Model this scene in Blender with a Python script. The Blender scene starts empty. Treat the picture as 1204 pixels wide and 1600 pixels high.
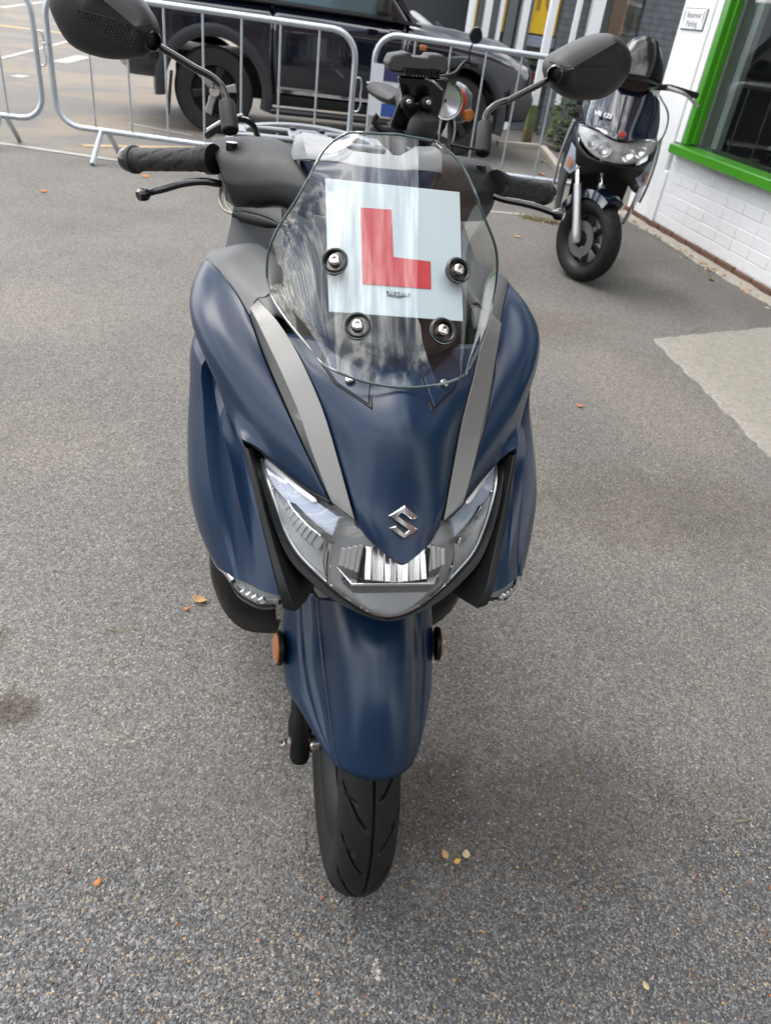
import bpy, bmesh, math, random
import numpy as np
from mathutils import Vector, Matrix
random.seed(7)
rng = np.random.default_rng(7)
SC = bpy.context.scene
COL = SC.collection
R_ = math.radians

# ------------------------------------------------------------------ camera
cam = bpy.data.cameras.new('camera'); camo = bpy.data.objects.new('camera', cam); COL.objects.link(camo)
cam.sensor_fit = 'VERTICAL'; cam.sensor_height = 36.0; cam.lens = 26.01
right = Vector((0.98054925, -0.15631671, 0.11869400)); up = Vector((-0.00777053, 0.57334708, 0.81927574)); fwd = Vector((0.19611935, 0.80426252, -0.56098039))
camo.matrix_world = Matrix(((right.x, up.x, -fwd.x, -0.18178831), (right.y, up.y, -fwd.y, -0.93538057), (right.z, up.z, -fwd.z, 1.25525829), (0, 0, 0, 1)))
cam.clip_start = 0.02; cam.clip_end = 400
cam.dof.use_dof = True; cam.dof.focus_distance = 1.02; cam.dof.aperture_fstop = 10.0
SC.camera = camo

# ------------------------------------------------------------------ sky, sun, exposure
SUN_EL, SUN_AZ = 55.0, 318.0        # azimuth measured clockwise from +Y
world = bpy.data.worlds.new('World'); SC.world = world; world.use_nodes = True
wn = world.node_tree; wn.nodes.clear()
def wnode(t): return wn.nodes.new(t)
sky = wnode('ShaderNodeTexSky'); sky.sky_type = 'NISHITA'; sky.sun_disc = False
sky.sun_elevation = R_(SUN_EL); sky.sun_rotation = R_(SUN_AZ); sky.dust_density = 1.5; sky.ozone_density = 1.5
tc = wnode('ShaderNodeTexCoord')
sep = wnode('ShaderNodeSeparateXYZ'); wn.links.new(tc.outputs['Generated'], sep.inputs[0])
zz = wnode('ShaderNodeMath'); zz.operation = 'MAXIMUM'; zz.inputs[1].default_value = 0.0; wn.links.new(sep.outputs[2], zz.inputs[0])
za = wnode('ShaderNodeMath'); za.operation = 'ADD'; za.inputs[1].default_value = 0.18; wn.links.new(zz.outputs[0], za.inputs[0])
comb = wnode('ShaderNodeCombineXYZ')
for i in (0, 1):
    d = wnode('ShaderNodeMath'); d.operation = 'DIVIDE'; wn.links.new(sep.outputs[i], d.inputs[0]); wn.links.new(za.outputs[0], d.inputs[1]); wn.links.new(d.outputs[0], comb.inputs[i])
n1 = wnode('ShaderNodeTexNoise'); n1.inputs['Scale'].default_value = 2.3; n1.inputs['Detail'].default_value = 7; n1.inputs['Roughness'].default_value = 0.62; n1.inputs['Distortion'].default_value = 0.4
cmap = wnode('ShaderNodeMapping'); cmap.inputs['Location'].default_value = (4.1, 1.7, 0.0); wn.links.new(comb.outputs[0], cmap.inputs[0])
wn.links.new(cmap.outputs[0], n1.inputs['Vector'])
cr = wnode('ShaderNodeValToRGB'); cr.color_ramp.elements[0].position = 0.40; cr.color_ramp.elements[1].position = 0.58
cr.color_ramp.elements[0].color = (0.06, 0.06, 0.06, 1)
wn.links.new(n1.outputs[0], cr.inputs[0])
n2 = wnode('ShaderNodeTexNoise'); n2.inputs['Scale'].default_value = 7.5; n2.inputs['Detail'].default_value = 6; n2.inputs['Roughness'].default_value = 0.55; n2.inputs['Distortion'].default_value = 0.1
wn.links.new(cmap.outputs[0], n2.inputs['Vector'])
cr2 = wnode('ShaderNodeValToRGB')
cr2.color_ramp.elements[0].position = 0.42; cr2.color_ramp.elements[0].color = (6.0, 6.3, 6.8, 1)
cr2.color_ramp.elements[1].position = 0.62; cr2.color_ramp.elements[1].color = (27, 26.4, 25.2, 1)
wn.links.new(n2.outputs[0], cr2.inputs[0])
mixc = wnode('ShaderNodeMix'); mixc.data_type = 'RGBA'
wn.links.new(cr.outputs[0], mixc.inputs[0]); wn.links.new(sky.outputs[0], mixc.inputs[6]); wn.links.new(cr2.outputs[0], mixc.inputs[7])
bg = wnode('ShaderNodeBackground'); bg.inputs['Strength'].default_value = 0.13
wo = wnode('ShaderNodeOutputWorld')
wn.links.new(mixc.outputs[2], bg.inputs[0]); wn.links.new(bg.outputs[0], wo.inputs[0])
sl = bpy.data.lights.new('sun', 'SUN'); sl.energy = 1.0; sl.angle = R_(32); sl.color = (1.0, 0.95, 0.88)
so = bpy.data.objects.new('sun', sl); COL.objects.link(so)
so.rotation_euler = (R_(90 - SUN_EL), 0, R_(180 - SUN_AZ)); so.location = (0, -4, 8)
SC.view_settings.view_transform = 'Standard'; SC.view_settings.look = 'None'; SC.view_settings.gamma = 1
SC.view_settings.use_curve_mapping = False; SC.view_settings.exposure = 0.96
SC.render.engine = 'CYCLES'
SC.cycles.max_bounces = 8; SC.cycles.transparent_max_bounces = 16; SC.cycles.caustics_reflective = False; SC.cycles.caustics_refractive = False

# ------------------------------------------------------------------ helpers: materials
MATS = {}
def mat(name, col, rough=0.5, metal=0.0, coat=0.0, coat_r=0.1, spec=0.5, noise=0.0, nscale=30.0, bump=0.0, bscale=200.0, bdist=0.001, rvar=0.0, emit=None):
    m = bpy.data.materials.new(name); m.use_nodes = True
    nt = m.node_tree; b = nt.nodes['Principled BSDF']
    b.inputs['Base Color'].default_value = (*col, 1); b.inputs['Roughness'].default_value = rough; b.inputs['Metallic'].default_value = metal
    b.inputs['Coat Weight'].default_value = coat; b.inputs['Coat Roughness'].default_value = coat_r; b.inputs['Specular IOR Level'].default_value = spec
    if noise or bump or rvar:
        t = nt.nodes.new('ShaderNodeTexCoord')
    if noise or rvar:
        n = nt.nodes.new('ShaderNodeTexNoise'); n.inputs['Scale'].default_value = nscale; n.inputs['Detail'].default_value = 6; n.inputs['Roughness'].default_value = 0.65
        nt.links.new(t.outputs['Object'], n.inputs['Vector'])
    if noise:
        mx = nt.nodes.new('ShaderNodeMix'); mx.data_type = 'RGBA'
        mx.inputs[6].default_value = (*[c * (1 - noise) for c in col], 1); mx.inputs[7].default_value = (*[min(1, c * (1 + noise)) for c in col], 1)
        nt.links.new(n.outputs[0], mx.inputs[0]); nt.links.new(mx.outputs[2], b.inputs['Base Color'])
    if rvar:
        mr = nt.nodes.new('ShaderNodeMapRange'); mr.inputs[1].default_value = 0.3; mr.inputs[2].default_value = 0.7
        mr.inputs[3].default_value = max(0.02, rough - rvar); mr.inputs[4].default_value = rough + rvar
        nt.links.new(n.outputs[0], mr.inputs[0]); nt.links.new(mr.outputs[0], b.inputs['Roughness'])
    if bump:
        n = nt.nodes.new('ShaderNodeTexNoise'); n.inputs['Scale'].default_value = bscale; n.inputs['Detail'].default_value = 4
        nt.links.new(t.outputs['Object'], n.inputs['Vector'])
        bp = nt.nodes.new('ShaderNodeBump'); bp.inputs['Strength'].default_value = bump; bp.inputs['Distance'].default_value = bdist
        nt.links.new(n.outputs[0], bp.inputs['Height']); nt.links.new(bp.outputs[0], b.inputs['Normal'])
    if emit: b.inputs['Emission Color'].default_value = (*emit[0], 1); b.inputs['Emission Strength'].default_value = emit[1]
    MATS[name] = m
    return m
def thin_glass(name, tint, rough=0.0, ior=1.5, boost=1.0):
    m = bpy.data.materials.new(name); m.use_nodes = True; nt = m.node_tree; nt.nodes.clear()
    out = nt.nodes.new('ShaderNodeOutputMaterial'); tr = nt.nodes.new('ShaderNodeBsdfTransparent'); gl = nt.nodes.new('ShaderNodeBsdfGlossy')
    tr.inputs[0].default_value = (*tint, 1); gl.inputs['Roughness'].default_value = rough
    fr = nt.nodes.new('ShaderNodeFresnel'); fr.inputs[0].default_value = ior
    mul = nt.nodes.new('ShaderNodeMath'); mul.operation = 'MULTIPLY'; mul.inputs[1].default_value = boost; mul.use_clamp = True
    mx = nt.nodes.new('ShaderNodeMixShader')
    geo = nt.nodes.new('ShaderNodeNewGeometry'); inv = nt.nodes.new('ShaderNodeMath'); inv.operation = 'SUBTRACT'; inv.inputs[0].default_value = 1.0; nt.links.new(geo.outputs['Backfacing'], inv.inputs[1])
    front = nt.nodes.new('ShaderNodeMath'); front.operation = 'MULTIPLY'
    nt.links.new(fr.outputs[0], mul.inputs[0]); nt.links.new(mul.outputs[0], front.inputs[0]); nt.links.new(inv.outputs[0], front.inputs[1]); nt.links.new(front.outputs[0], mx.inputs[0]); nt.links.new(tr.outputs[0], mx.inputs[1]); nt.links.new(gl.outputs[0], mx.inputs[2])
    nt.links.new(mx.outputs[0], out.inputs[0]); MATS[name] = m
    return m

NAVY = mat('matt navy paint', (0.0042, 0.0178, 0.0475), 0.32, 0.0, noise=0.04, nscale=12, spec=0.40)
STRIP = mat('grey satin strip paint', (0.165, 0.165, 0.160), 0.40, 0.5, noise=0.10, nscale=900)
PLAST = mat('dark grey moulded plastic', (0.0095, 0.0100, 0.0108), 0.48, spec=.30, bump=0.10, bscale=900, bdist=0.0002, rvar=0.05, nscale=20)
BLACK = mat('black plastic', (0.0036, 0.0036, 0.0040), 0.45, spec=.35)
GLOSSB = mat('gloss black', (0.0035, 0.0035, 0.004), 0.16, coat=0.4)
GREYP = mat('mid grey plastic', (0.092, 0.094, 0.096), 0.48, noise=0.08, nscale=60)
CHROME = mat('chrome', (0.72, 0.72, 0.73), 0.06, 1.0)
STEEL = mat('bolt steel', (0.62, 0.60, 0.57), 0.22, 1.0, noise=0.1, nscale=200)
ALLOY = mat('cast alloy', (0.55, 0.56, 0.58), 0.35, 0.9, noise=0.1, nscale=80)
RUBBER = mat('tyre rubber', (0.0085, 0.0085, 0.0088), 0.62, spec=.3, noise=0.45, nscale=45, bump=0.25, bscale=500, bdist=0.0004, rvar=.1)
GRIPR = mat('grip rubber', (0.010, 0.0105, 0.0115), 0.60, noise=0.2, nscale=120)
SEATM = mat('seat vinyl', (0.012, 0.012, 0.013), 0.55, bump=0.2, bscale=500, bdist=0.0006)
AMBER = mat('amber reflector', (0.36, 0.105, 0.010), 0.25, coat=0.8, bump=0.5, bscale=900, bdist=0.0006)
REDP = mat('red lacquer', (0.42, 0.015, 0.02), 0.2, coat=0.7)
LGUIDE = mat('milky light guide', (0.30, 0.335, 0.41), 0.18, coat=0.6, noise=0.06, nscale=40)
REFL = mat('reflector bowl', (0.80, 0.81, 0.81), 0.22, 1.0)
DKREFL = mat('lamp housing', (0.20, 0.205, 0.205), 0.25, 0.7)
SCREEN = thin_glass('screen acrylic', (0.885, 0.91, 0.905), 0.0, 1.50, 2.0)
SCREENE = mat('screen acrylic edge', (0.055, 0.085, 0.088), 0.14, coat=0.8)
LENS = thin_glass('clear polycarbonate lens', (0.95, 0.96, 0.97), 0.0, 1.5, 1.3)
PLATEW = mat('white plate plastic', (0.46, 0.525, 0.56), 0.3, noise=0.02, nscale=20)
PLATER = mat('plate red print', (0.46, 0.002, 0.010), 0.3)
PLATEK = mat('plate grey print', (0.05, 0.055, 0.07), 0.35)
GALV = mat('galvanised steel', (0.44, 0.48, 0.52), 0.38, 0.75, noise=0.25, nscale=25, rvar=0.12)

# ------------------------------------------------------------------ helpers: geometry
OFF = {}
def obj(name, V, F, m, parent=None, ang=35, label=None, cat=None, kind=None, group=None, midx=None, smooth=True, pivot=None):
    """V in the parent thing's local space; the object's own origin is moved to the middle of its mesh"""
    V = np.asarray(V, dtype=float)
    c = (V.min(0) + V.max(0)) / 2 if pivot is None else np.array(pivot, float)
    me = bpy.data.meshes.new(name)
    me.from_pydata((V - c).tolist(), [], [list(f) for f in F])
    me.validate()
    for mm in (m if isinstance(m, (list, tuple)) else [m]): me.materials.append(mm)
    if midx is not None and len(midx) == len(me.polygons): me.polygons.foreach_set('material_index', list(midx))
    o = bpy.data.objects.new(name, me); COL.objects.link(o)
    po = OFF.get(parent.name, np.zeros(3)) if parent else np.zeros(3)
    o.location = Vector(c - po); OFF[o.name] = c
    if parent: o.parent = parent
    if smooth:
        me.polygons.foreach_set('use_smooth', [True] * len(me.polygons)); me.set_sharp_from_angle(angle=R_(ang))
    tag(o, label, cat, kind, group)
    return o
def tag(o, label=None, cat=None, kind=None, group=None):
    if label: o['label'] = label
    if cat: o['category'] = cat
    if kind: o['kind'] = kind
    if group: o['group'] = group
    return o
def thing(name, label, cat, loc=(0, 0, 0), rz=0.0, group=None, rx=0.0, ry=0.0):
    o = bpy.data.objects.new(name, None); COL.objects.link(o); o.location = loc; o.rotation_euler = (rx, ry, rz)
    o.empty_display_size = 0.1; OFF[o.name] = np.zeros(3)
    return tag(o, label, cat, None, group)
def part_empty(name, parent, at):
    o = bpy.data.objects.new(name, None); COL.objects.link(o); o.parent = parent
    o.location = Vector(np.array(at, float) - OFF[parent.name]); OFF[o.name] = np.array(at, float); o.empty_display_size = 0.05
    return o
def inst(src, name, loc, parent=None, rot=(0, 0, 0), scale=None, **kw):
    o = bpy.data.objects.new(name, src.data); COL.objects.link(o)
    po = OFF.get(parent.name, np.zeros(3)) if parent else np.zeros(3)
    o.location = Vector(np.array(loc, float) - po); o.rotation_euler = rot
    if scale is not None: o.scale = scale
    if parent: o.parent = parent
    OFF[o.name] = np.array(loc, float)
    tag(o, **kw)
    return o
def copy_tree(o, parent=None):
    c = o.copy(); COL.objects.link(c); c.parent = parent
    for ch in list(o.children): copy_tree(ch, c)
    return c
class MB:
    def __init__(s): s.V = []; s.F = []; s.M = []
    def add(s, V, F, mi=0):
        k = len(s.V); s.V += [tuple(v) for v in V]; s.F += [tuple(i + k for i in f) for f in F]; s.M += [mi] * len(F); return s
    def obj(s, name, m, parent=None, **kw): return obj(name, s.V, s.F, m, parent, midx=s.M if isinstance(m, (list, tuple)) else None, **kw)
def mir(V): return [(-x, y, z) for x, y, z in V]
def cr_spline(P, n, closed=False):
    P = np.asarray(P, float)
    if len(P) < 3 and not closed:
        t = np.linspace(0, 1, n)[:, None]; return P[0] * (1 - t) + P[-1] * t
    if closed: Q = np.vstack([P[-1], P, P[0], P[1]])
    else: Q = np.vstack([2 * P[0] - P[1], P, 2 * P[-1] - P[-2]])
    m = len(Q) - 3
    L = np.array([np.linalg.norm(Q[i + 2] - Q[i + 1]) for i in range(m)]) + 1e-9
    cum = np.r_[0, np.cumsum(L)]
    ts = np.linspace(0, cum[-1], n, endpoint=not closed); out = []
    for t in ts:
        i = min(max(int(np.searchsorted(cum, t, side='right')) - 1, 0), m - 1)
        u = (t - cum[i]) / L[i]
        p0, p1, p2, p3 = Q[i:i + 4]
        d1, d2 = max(np.linalg.norm(p1 - p0), 1e-6), max(np.linalg.norm(p3 - p2), 1e-6); dm = L[i]
        m1 = ((p1 - p0) / d1 * dm + (p2 - p1)) / (d1 + dm) * dm
        m2 = ((p3 - p2) / d2 * dm + (p2 - p1)) / (d2 + dm) * dm
        u2, u3 = u * u, u * u * u
        out.append((2 * u3 - 3 * u2 + 1) * p1 + (u3 - 2 * u2 + u) * m1 + (-2 * u3 + 3 * u2) * p2 + (u3 - u2) * m2)
    return np.array(out)
def lin(P, n):
    P = np.asarray(P, float); d = np.r_[0, np.cumsum(np.linalg.norm(np.diff(P, axis=0), axis=1))]
    t = np.linspace(0, d[-1], n); return np.stack([np.interp(t, d, P[:, i]) for i in range(3)], 1)
def grid_faces(nr, nc, closed=False, off=0):
    F = []
    for r in range(nr - 1):
        for c in range(nc if closed else nc - 1):
            c2 = (c + 1) % nc
            F.append((off + r * nc + c, off + r * nc + c2, off + (r + 1) * nc + c2, off + (r + 1) * nc + c))
    return F
def loft(cols, nv, per=3, cubic=True, sv=True):
    """columns of control points -> grid of points [row][col]; cubic across columns or straight facets"""
    C = np.array([cr_spline(c, nv) if sv else lin(c, nv) for c in cols])
    rows = []
    for r in range(nv):
        P = C[:, r]
        if cubic and len(P) > 2:
            Q = np.vstack([2 * P[0] - P[1], P, 2 * P[-1] - P[-2]]); o = []
            for i in range(len(P) - 1):
                p0, p1, p2, p3 = Q[i:i + 4]
                dm = max(np.linalg.norm(p2 - p1), 1e-6); d1 = max(np.linalg.norm(p1 - p0), 1e-6); d2 = max(np.linalg.norm(p3 - p2), 1e-6)
                m1 = ((p1 - p0) / d1 * dm + (p2 - p1)) / (d1 + dm) * dm; m2 = ((p3 - p2) / d2 * dm + (p2 - p1)) / (d2 + dm) * dm
                for k in range(per):
                    u = k / per; u2, u3 = u * u, u ** 3
                    o.append((2 * u3 - 3 * u2 + 1) * p1 + (u3 - 2 * u2 + u) * m1 + (-2 * u3 + 3 * u2) * p2 + (u3 - u2) * m2)
            o.append(P[-1])
        else:
            o = []
            for i in range(len(P) - 1):
                for k in range(per): o.append(P[i] + (P[i + 1] - P[i]) * k / per)
            o.append(P[-1])
        rows.append(o)
    G = np.array(rows); nr, nc = G.shape[:2]
    return G.reshape(-1, 3), grid_faces(nr, nc), nr, nc
def orient(V, F, ref):
    V = np.asarray(V); s = 0
    for f in F:
        a, b, c = V[f[0]], V[f[1]], V[f[2]]; n = np.cross(b - a, c - a); s += n @ ((a + b + c) / 3 - ref)
    return F if s >= 0 else [tuple(reversed(f)) for f in F]
BREF = np.array([0, 0.15, 0.75])
def shell(o, t=0.004, bev=0.0012, rim=None):
    md = o.modifiers.new('thickness', 'SOLIDIFY'); md.thickness = t; md.offset = -1
    if rim is not None: md.material_offset_rim = rim
    if bev:
        b = o.modifiers.new('edge', 'BEVEL'); b.width = bev; b.segments = 2; b.limit_method = 'ANGLE'; b.angle_limit = R_(55)
    return o
def panel(name, cols, m, parent, nv=14, per=3, t=0.004, ref=BREF, cubic=True, sv=True, both=True, ang=40, label=None, bev=0.0012):
    V, F, nr, nc = loft(cols, nv, per, cubic, sv)
    out = []
    for s in ((1, -1) if both else (1,)):
        W = V * np.array([s, 1, 1]); G = orient(W, F, ref)
        out.append(shell(obj(name, W, G, m, parent, ang=ang, label=label), t, bev))
    return out
def full(cols):
    """right half columns starting on the middle plane -> full-width columns"""
    return [mir(c) for c in reversed(cols[1:])] + list(cols)
def frame_of(d):
    d = np.asarray(d, float); d = d / np.linalg.norm(d)
    a = np.array([0, 0, 1.0]) if abs(d[2]) < 0.9 else np.array([0, 1.0, 0])
    u = np.cross(a, d); u /= np.linalg.norm(u); v = np.cross(d, u); return u, v, d
def tube(path, r, seg=10, closed=False, caps=True):
    P = np.asarray(path, float); n = len(P); rr = np.full(n, r) if np.isscalar(r) else np.asarray(r, float)
    V = []; pu = None
    for i in range(n):
        if closed: d = P[(i + 1) % n] - P[i - 1]
        else: d = P[min(i + 1, n - 1)] - P[max(i - 1, 0)]
        u, v, d = frame_of(d)
        if pu is not None:
            u = pu - d * (pu @ d); u /= np.linalg.norm(u); v = np.cross(d, u)
        pu = u
        for k in range(seg):
            a = 2 * math.pi * k / seg; V.append(P[i] + rr[i] * (math.cos(a) * u + math.sin(a) * v))
    F = grid_faces(n, seg, True)
    if closed: F += [((n - 1) * seg + k, (n - 1) * seg + (k + 1) % seg, (k + 1) % seg, k) for k in range(seg)]
    elif caps: F += [tuple(range(seg - 1, -1, -1)), tuple(range((n - 1) * seg, n * seg))]
    return V, F
def lathe(prof, base, axis, seg=24, closed_prof=False):
    """prof: (radius, along) pairs about the axis through base"""
    u, v, d = frame_of(axis); base = np.asarray(base, float); V = []
    for r, t in prof:
        for k in range(seg):
            a = 2 * math.pi * k / seg; V.append(base + d * t + r * (math.cos(a) * u + math.sin(a) * v))
    F = grid_faces(len(prof), seg, True)
    if closed_prof: n = len(prof); F += [((n - 1) * seg + k, (n - 1) * seg + (k + 1) % seg, (k + 1) % seg, k) for k in range(seg)]
    else: F += [tuple(range(seg - 1, -1, -1)), tuple(range((len(prof) - 1) * seg, len(prof) * seg))]
    return V, F
def box(c, s, rz=0.0, rx=0.0, ry=0.0):
    M = Matrix.Rotation(rz, 3, 'Z') @ Matrix.Rotation(ry, 3, 'Y') @ Matrix.Rotation(rx, 3, 'X')
    V = [tuple(M @ Vector((x * s[0] / 2, y * s[1] / 2, z * s[2] / 2)) + Vector(c)) for x in (-1, 1) for y in (-1, 1) for z in (-1, 1)]
    F = [(0, 1, 3, 2), (4, 6, 7, 5), (0, 4, 5, 1), (2, 3, 7, 6), (0, 2, 6, 4), (1, 5, 7, 3)]
    return V, F
def bev(o, w=0.004, seg=2, ang=40):
    b = o.modifiers.new('edge', 'BEVEL'); b.width = w; b.segments = seg; b.limit_method = 'ANGLE'; b.angle_limit = R_(ang); return o
def prism(poly, d):
    """closed polygon of 3D points pushed along the vector d"""
    n = len(poly); P = np.asarray(poly, float); d = np.asarray(d, float)
    V = np.vstack([P, P + d]); F = [tuple(range(n)), tuple(range(2 * n - 1, n - 1, -1))] + [(i, i + n, (i + 1) % n + n, (i + 1) % n) for i in range(n)]
    # outward orientation
    c = V.mean(0); a = P.mean(0); nn = np.zeros(3)
    for i in range(1, n - 1): nn += np.cross(P[i] - P[0], P[i + 1] - P[0])
    if nn @ (a - c) < 0: F = [tuple(reversed(f)) for f in F]
    return V, F
def rings(R, caps=True, seg_closed=True):
    n = len(R[0]); V = np.vstack([np.asarray(r, float) for r in R]); F = grid_faces(len(R), n, True)
    if caps: F += [tuple(range(n - 1, -1, -1)), tuple(range((len(R) - 1) * n, len(R) * n))]
    F = orient(V, F, V.mean(0)); return V, F
def subsurf(o, lv=2):
    s = o.modifiers.new('smooth', 'SUBSURF'); s.levels = lv; s.render_levels = lv; return o
def text_obj(name, body, size, m, parent, at, rot, ext=0.0004, label=None, bold=False, cat=None, align='CENTER', shear=0.0):
    cu = bpy.data.curves.new(name, 'FONT'); cu.body = body; cu.size = size; cu.extrude = ext; cu.align_x = align; cu.align_y = 'CENTER'; cu.shear = shear
    if bold: cu.offset = size * 0.018
    cu.materials.append(m)
    tmp = bpy.data.objects.new(name, cu); COL.objects.link(tmp)
    dg = bpy.context.evaluated_depsgraph_get(); me = bpy.data.meshes.new_from_object(tmp.evaluated_get(dg)); me.name = name
    bpy.data.objects.remove(tmp)
    if not me.materials: me.materials.append(m)
    o = bpy.data.objects.new(name, me); COL.objects.link(o)
    po = OFF[parent.name] if parent else np.zeros(3)
    o.location = Vector(np.array(at, float) - po); o.parent = parent
    o.rotation_euler = rot if not isinstance(rot, Matrix) else rot.to_euler()
    return o

# ================================================================== THE SETTING
def ground_mat():
    m = bpy.data.materials.new('worn asphalt'); m.use_nodes = True; nt = m.node_tree; b = nt.nodes['Principled BSDF']; L = nt.links.new
    N = lambda t: nt.nodes.new(t)
    tc = N('ShaderNodeTexCoord'); P = tc.outputs['Object']
    def noise(scale, detail=5, rough=0.6, dist=0.0):
        n = N('ShaderNodeTexNoise'); n.inputs['Scale'].default_value = scale; n.inputs['Detail'].default_value = detail; n.inputs['Roughness'].default_value = rough; n.inputs['Distortion'].default_value = dist
        L(P, n.inputs['Vector']); return n.outputs[0]
    def voro(scale, feat='F1'):
        v = N('ShaderNodeTexVoronoi'); v.inputs['Scale'].default_value = scale; v.feature = feat; L(P, v.inputs['Vector']); return v
    def ramp(fac, stops):
        r = N('ShaderNodeValToRGB'); e = r.color_ramp.elements
        e[0].position, e[0].color = stops[0][0], (*stops[0][1], 1); e[1].position, e[1].color = stops[-1][0], (*stops[-1][1], 1)
        for p, c in stops[1:-1]: k = e.new(p); k.color = (*c, 1)
        L(fac, r.inputs[0]); return r.outputs[0]
    def mix(fac, a, c, mode='MIX'):
        x = N('ShaderNodeMix'); x.data_type = 'RGBA'; x.blend_type = mode
        for s, i in ((fac, 0), (a, 6), (c, 7)):
            if hasattr(s, 'links'): L(s, x.inputs[i])
            elif i == 0: x.inputs[0].default_value = s
            else: x.inputs[i].default_value = (*s, 1)
        return x.outputs[2]
    def math_(op, a, c, clamp=False):
        x = N('ShaderNodeMath'); x.operation = op; x.use_clamp = clamp
        for s, i in ((a, 0), (c, 1)):
            if hasattr(s, 'links'): L(s, x.inputs[i])
            else: x.inputs[i].default_value = s
        return x.outputs[0]
    def step(x, lo, hi):
        mr = N('ShaderNodeMapRange'); mr.clamp = True; mr.interpolation_type = 'SMOOTHSTEP'
        L(x, mr.inputs[0]); mr.inputs[1].default_value = lo; mr.inputs[2].default_value = hi; return mr.outputs[0]
    sp = N('ShaderNodeSeparateXYZ'); L(P, sp.inputs[0]); X, Y = sp.outputs[0], sp.outputs[1]
    v1 = voro(300); v2 = voro(130)
    c1 = N('ShaderNodeSeparateColor'); L(v1.outputs['Color'], c1.inputs[0])
    c2 = N('ShaderNodeSeparateColor'); L(v2.outputs['Color'], c2.inputs[0])
    chips = ramp(c1.outputs[0], [(0.0, (0.062, 0.058, 0.053)), (0.45, (0.132, 0.124, 0.114)), (0.8, (0.178, 0.168, 0.155)), (0.97, (0.30, 0.285, 0.262)), (1.0, (0.44, 0.40, 0.34))])
    big = ramp(c2.outputs[0], [(0.0, (0.060, 0.056, 0.051)), (0.6, (0.152, 0.142, 0.130)), (1.0, (0.25, 0.236, 0.218))])
    col = mix(0.30, chips, big)
    # loose blue-grey chippings in the foreground
    edge = math_('ADD', Y, math_('MULTIPLY', math_('SUBTRACT', noise(2.2, 4), 0.5), 0.9))
    fore = math_('SUBTRACT', 1.0, step(edge, -0.38, 0.10))
    blue = ramp(c1.outputs[1], [(0.0, (0.018, 0.017, 0.017)), (0.35, (0.055, 0.054, 0.053)), (0.75, (0.125, 0.125, 0.127)), (0.95, (0.25, 0.255, 0.26)), (0.975, (0.34, 0.21, 0.09)), (1.0, (0.45, 0.40, 0.30))])
    col = mix(math_('MULTIPLY', fore, 0.75), col, blue)
    # stains and wear
    lo = noise(1.1, 5, 0.6, 0.3); col = mix(1.0, col, ramp(lo, [(0.25, (0.80, 0.80, 0.80)), (0.5, (1.0, 1.0, 1.0)), (0.75, (1.16, 1.15, 1.13))]), 'MULTIPLY')
    st = step(noise(2.6, 6, 0.65, 0.6), 0.62, 0.75); col = mix(math_('MULTIPLY', st, 0.28), col, (0.075, 0.066, 0.055))
    oil = step(noise(7.0, 4), 0.66, 0.78); col = mix(math_('MULTIPLY', oil, 0.22), col, (0.06, 0.058, 0.055))
    # single stains, dusty patches and painted shade by the wheel, each with its own place and ragged edge
    def blob(x, y, rx, ry, amt, colr, c_):
        mp = N('ShaderNodeMapping'); mp.vector_type = 'POINT'; mp.inputs['Location'].default_value = (-x / rx, -y / ry, 0); mp.inputs['Scale'].default_value = (1 / rx, 1 / ry, 0); L(P, mp.inputs[0])
        ln = N('ShaderNodeVectorMath'); ln.operation = 'LENGTH'; L(mp.outputs[0], ln.inputs[0])
        d = math_('ADD', ln.outputs['Value'], math_('MULTIPLY', math_('SUBTRACT', noise(9.0, 6, 0.7), 0.5), 1.5))
        return mix(math_('MULTIPLY', math_('SUBTRACT', 1.0, step(d, 0.35, 1.05)), amt), c_, mix(1.0, c_, tuple(v / .15 for v in colr), 'MULTIPLY'))
    col = blob(-.80, .33, .14, .10, 1.0, (0.05, 0.043, 0.036), col)
    col = blob(-.62, .16, .07, .06, .8, (0.06, 0.052, 0.045), col)
    col = blob(-.42, -.40, .24, .20, .9, (0.170, 0.170, 0.173), col)
    col = blob(-.14, -.42, .20, .13, .9, (0.168, 0.167, 0.163), col)
    col = blob(.40, -.16, .45, .22, .9, (0.105, 0.099, 0.092), col)  # shade right of the front wheel, painted into the tarmac
    col = blob(.15, -.10, .16, .16, .9, (0.10, 0.094, 0.088), col)  # darker core of that painted shade, close beside the tyre
    col = blob(.040, -.405, .011, .028, 1.0, (0.36, 0.35, 0.33), col)
    col = blob(1.2, .9, .6, .35, .9, (0.125, 0.12, 0.112), col)
    col = blob(-1.3, 2.4, .9, .5, .8, (0.18, 0.175, 0.168), col)
    col = blob(-.9, 1.25, .5, .35, .8, (0.175, 0.17, 0.162), col)
    col = blob(1.55, 1.75, .35, .8, .8, (0.175, 0.169, 0.158), col)
    col = blob(1.1, 2.6, .8, .4, .9, (0.122, 0.117, 0.11), col)
    # damp dark band at the foot of the shop wall
    damp = step(math_('ADD', X, math_('MULTIPLY', noise(3.0), 0.25)), 2.72, 3.0); col = mix(math_('MULTIPLY', damp, 0.35), col, (0.06, 0.058, 0.052))
    # road beyond the barriers: paler, with sandy patches
    far = math_('MULTIPLY', step(math_('ADD', Y, math_('MULTIPLY', X, 0.22)), 5.52, 5.60), math_('SUBTRACT', 1.0, step(X, 0.6, 1.6)))
    sand = step(noise(0.55, 5, 0.62, 0.8), 0.47, 0.60)
    col = mix(math_('MULTIPLY', far, 0.5), col, (0.165, 0.155, 0.145))
    col = mix(math_('MULTIPLY', math_('MULTIPLY', far, sand), 0.40), col, (0.29, 0.225, 0.145))
    L(col, b.inputs['Base Color'])
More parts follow.
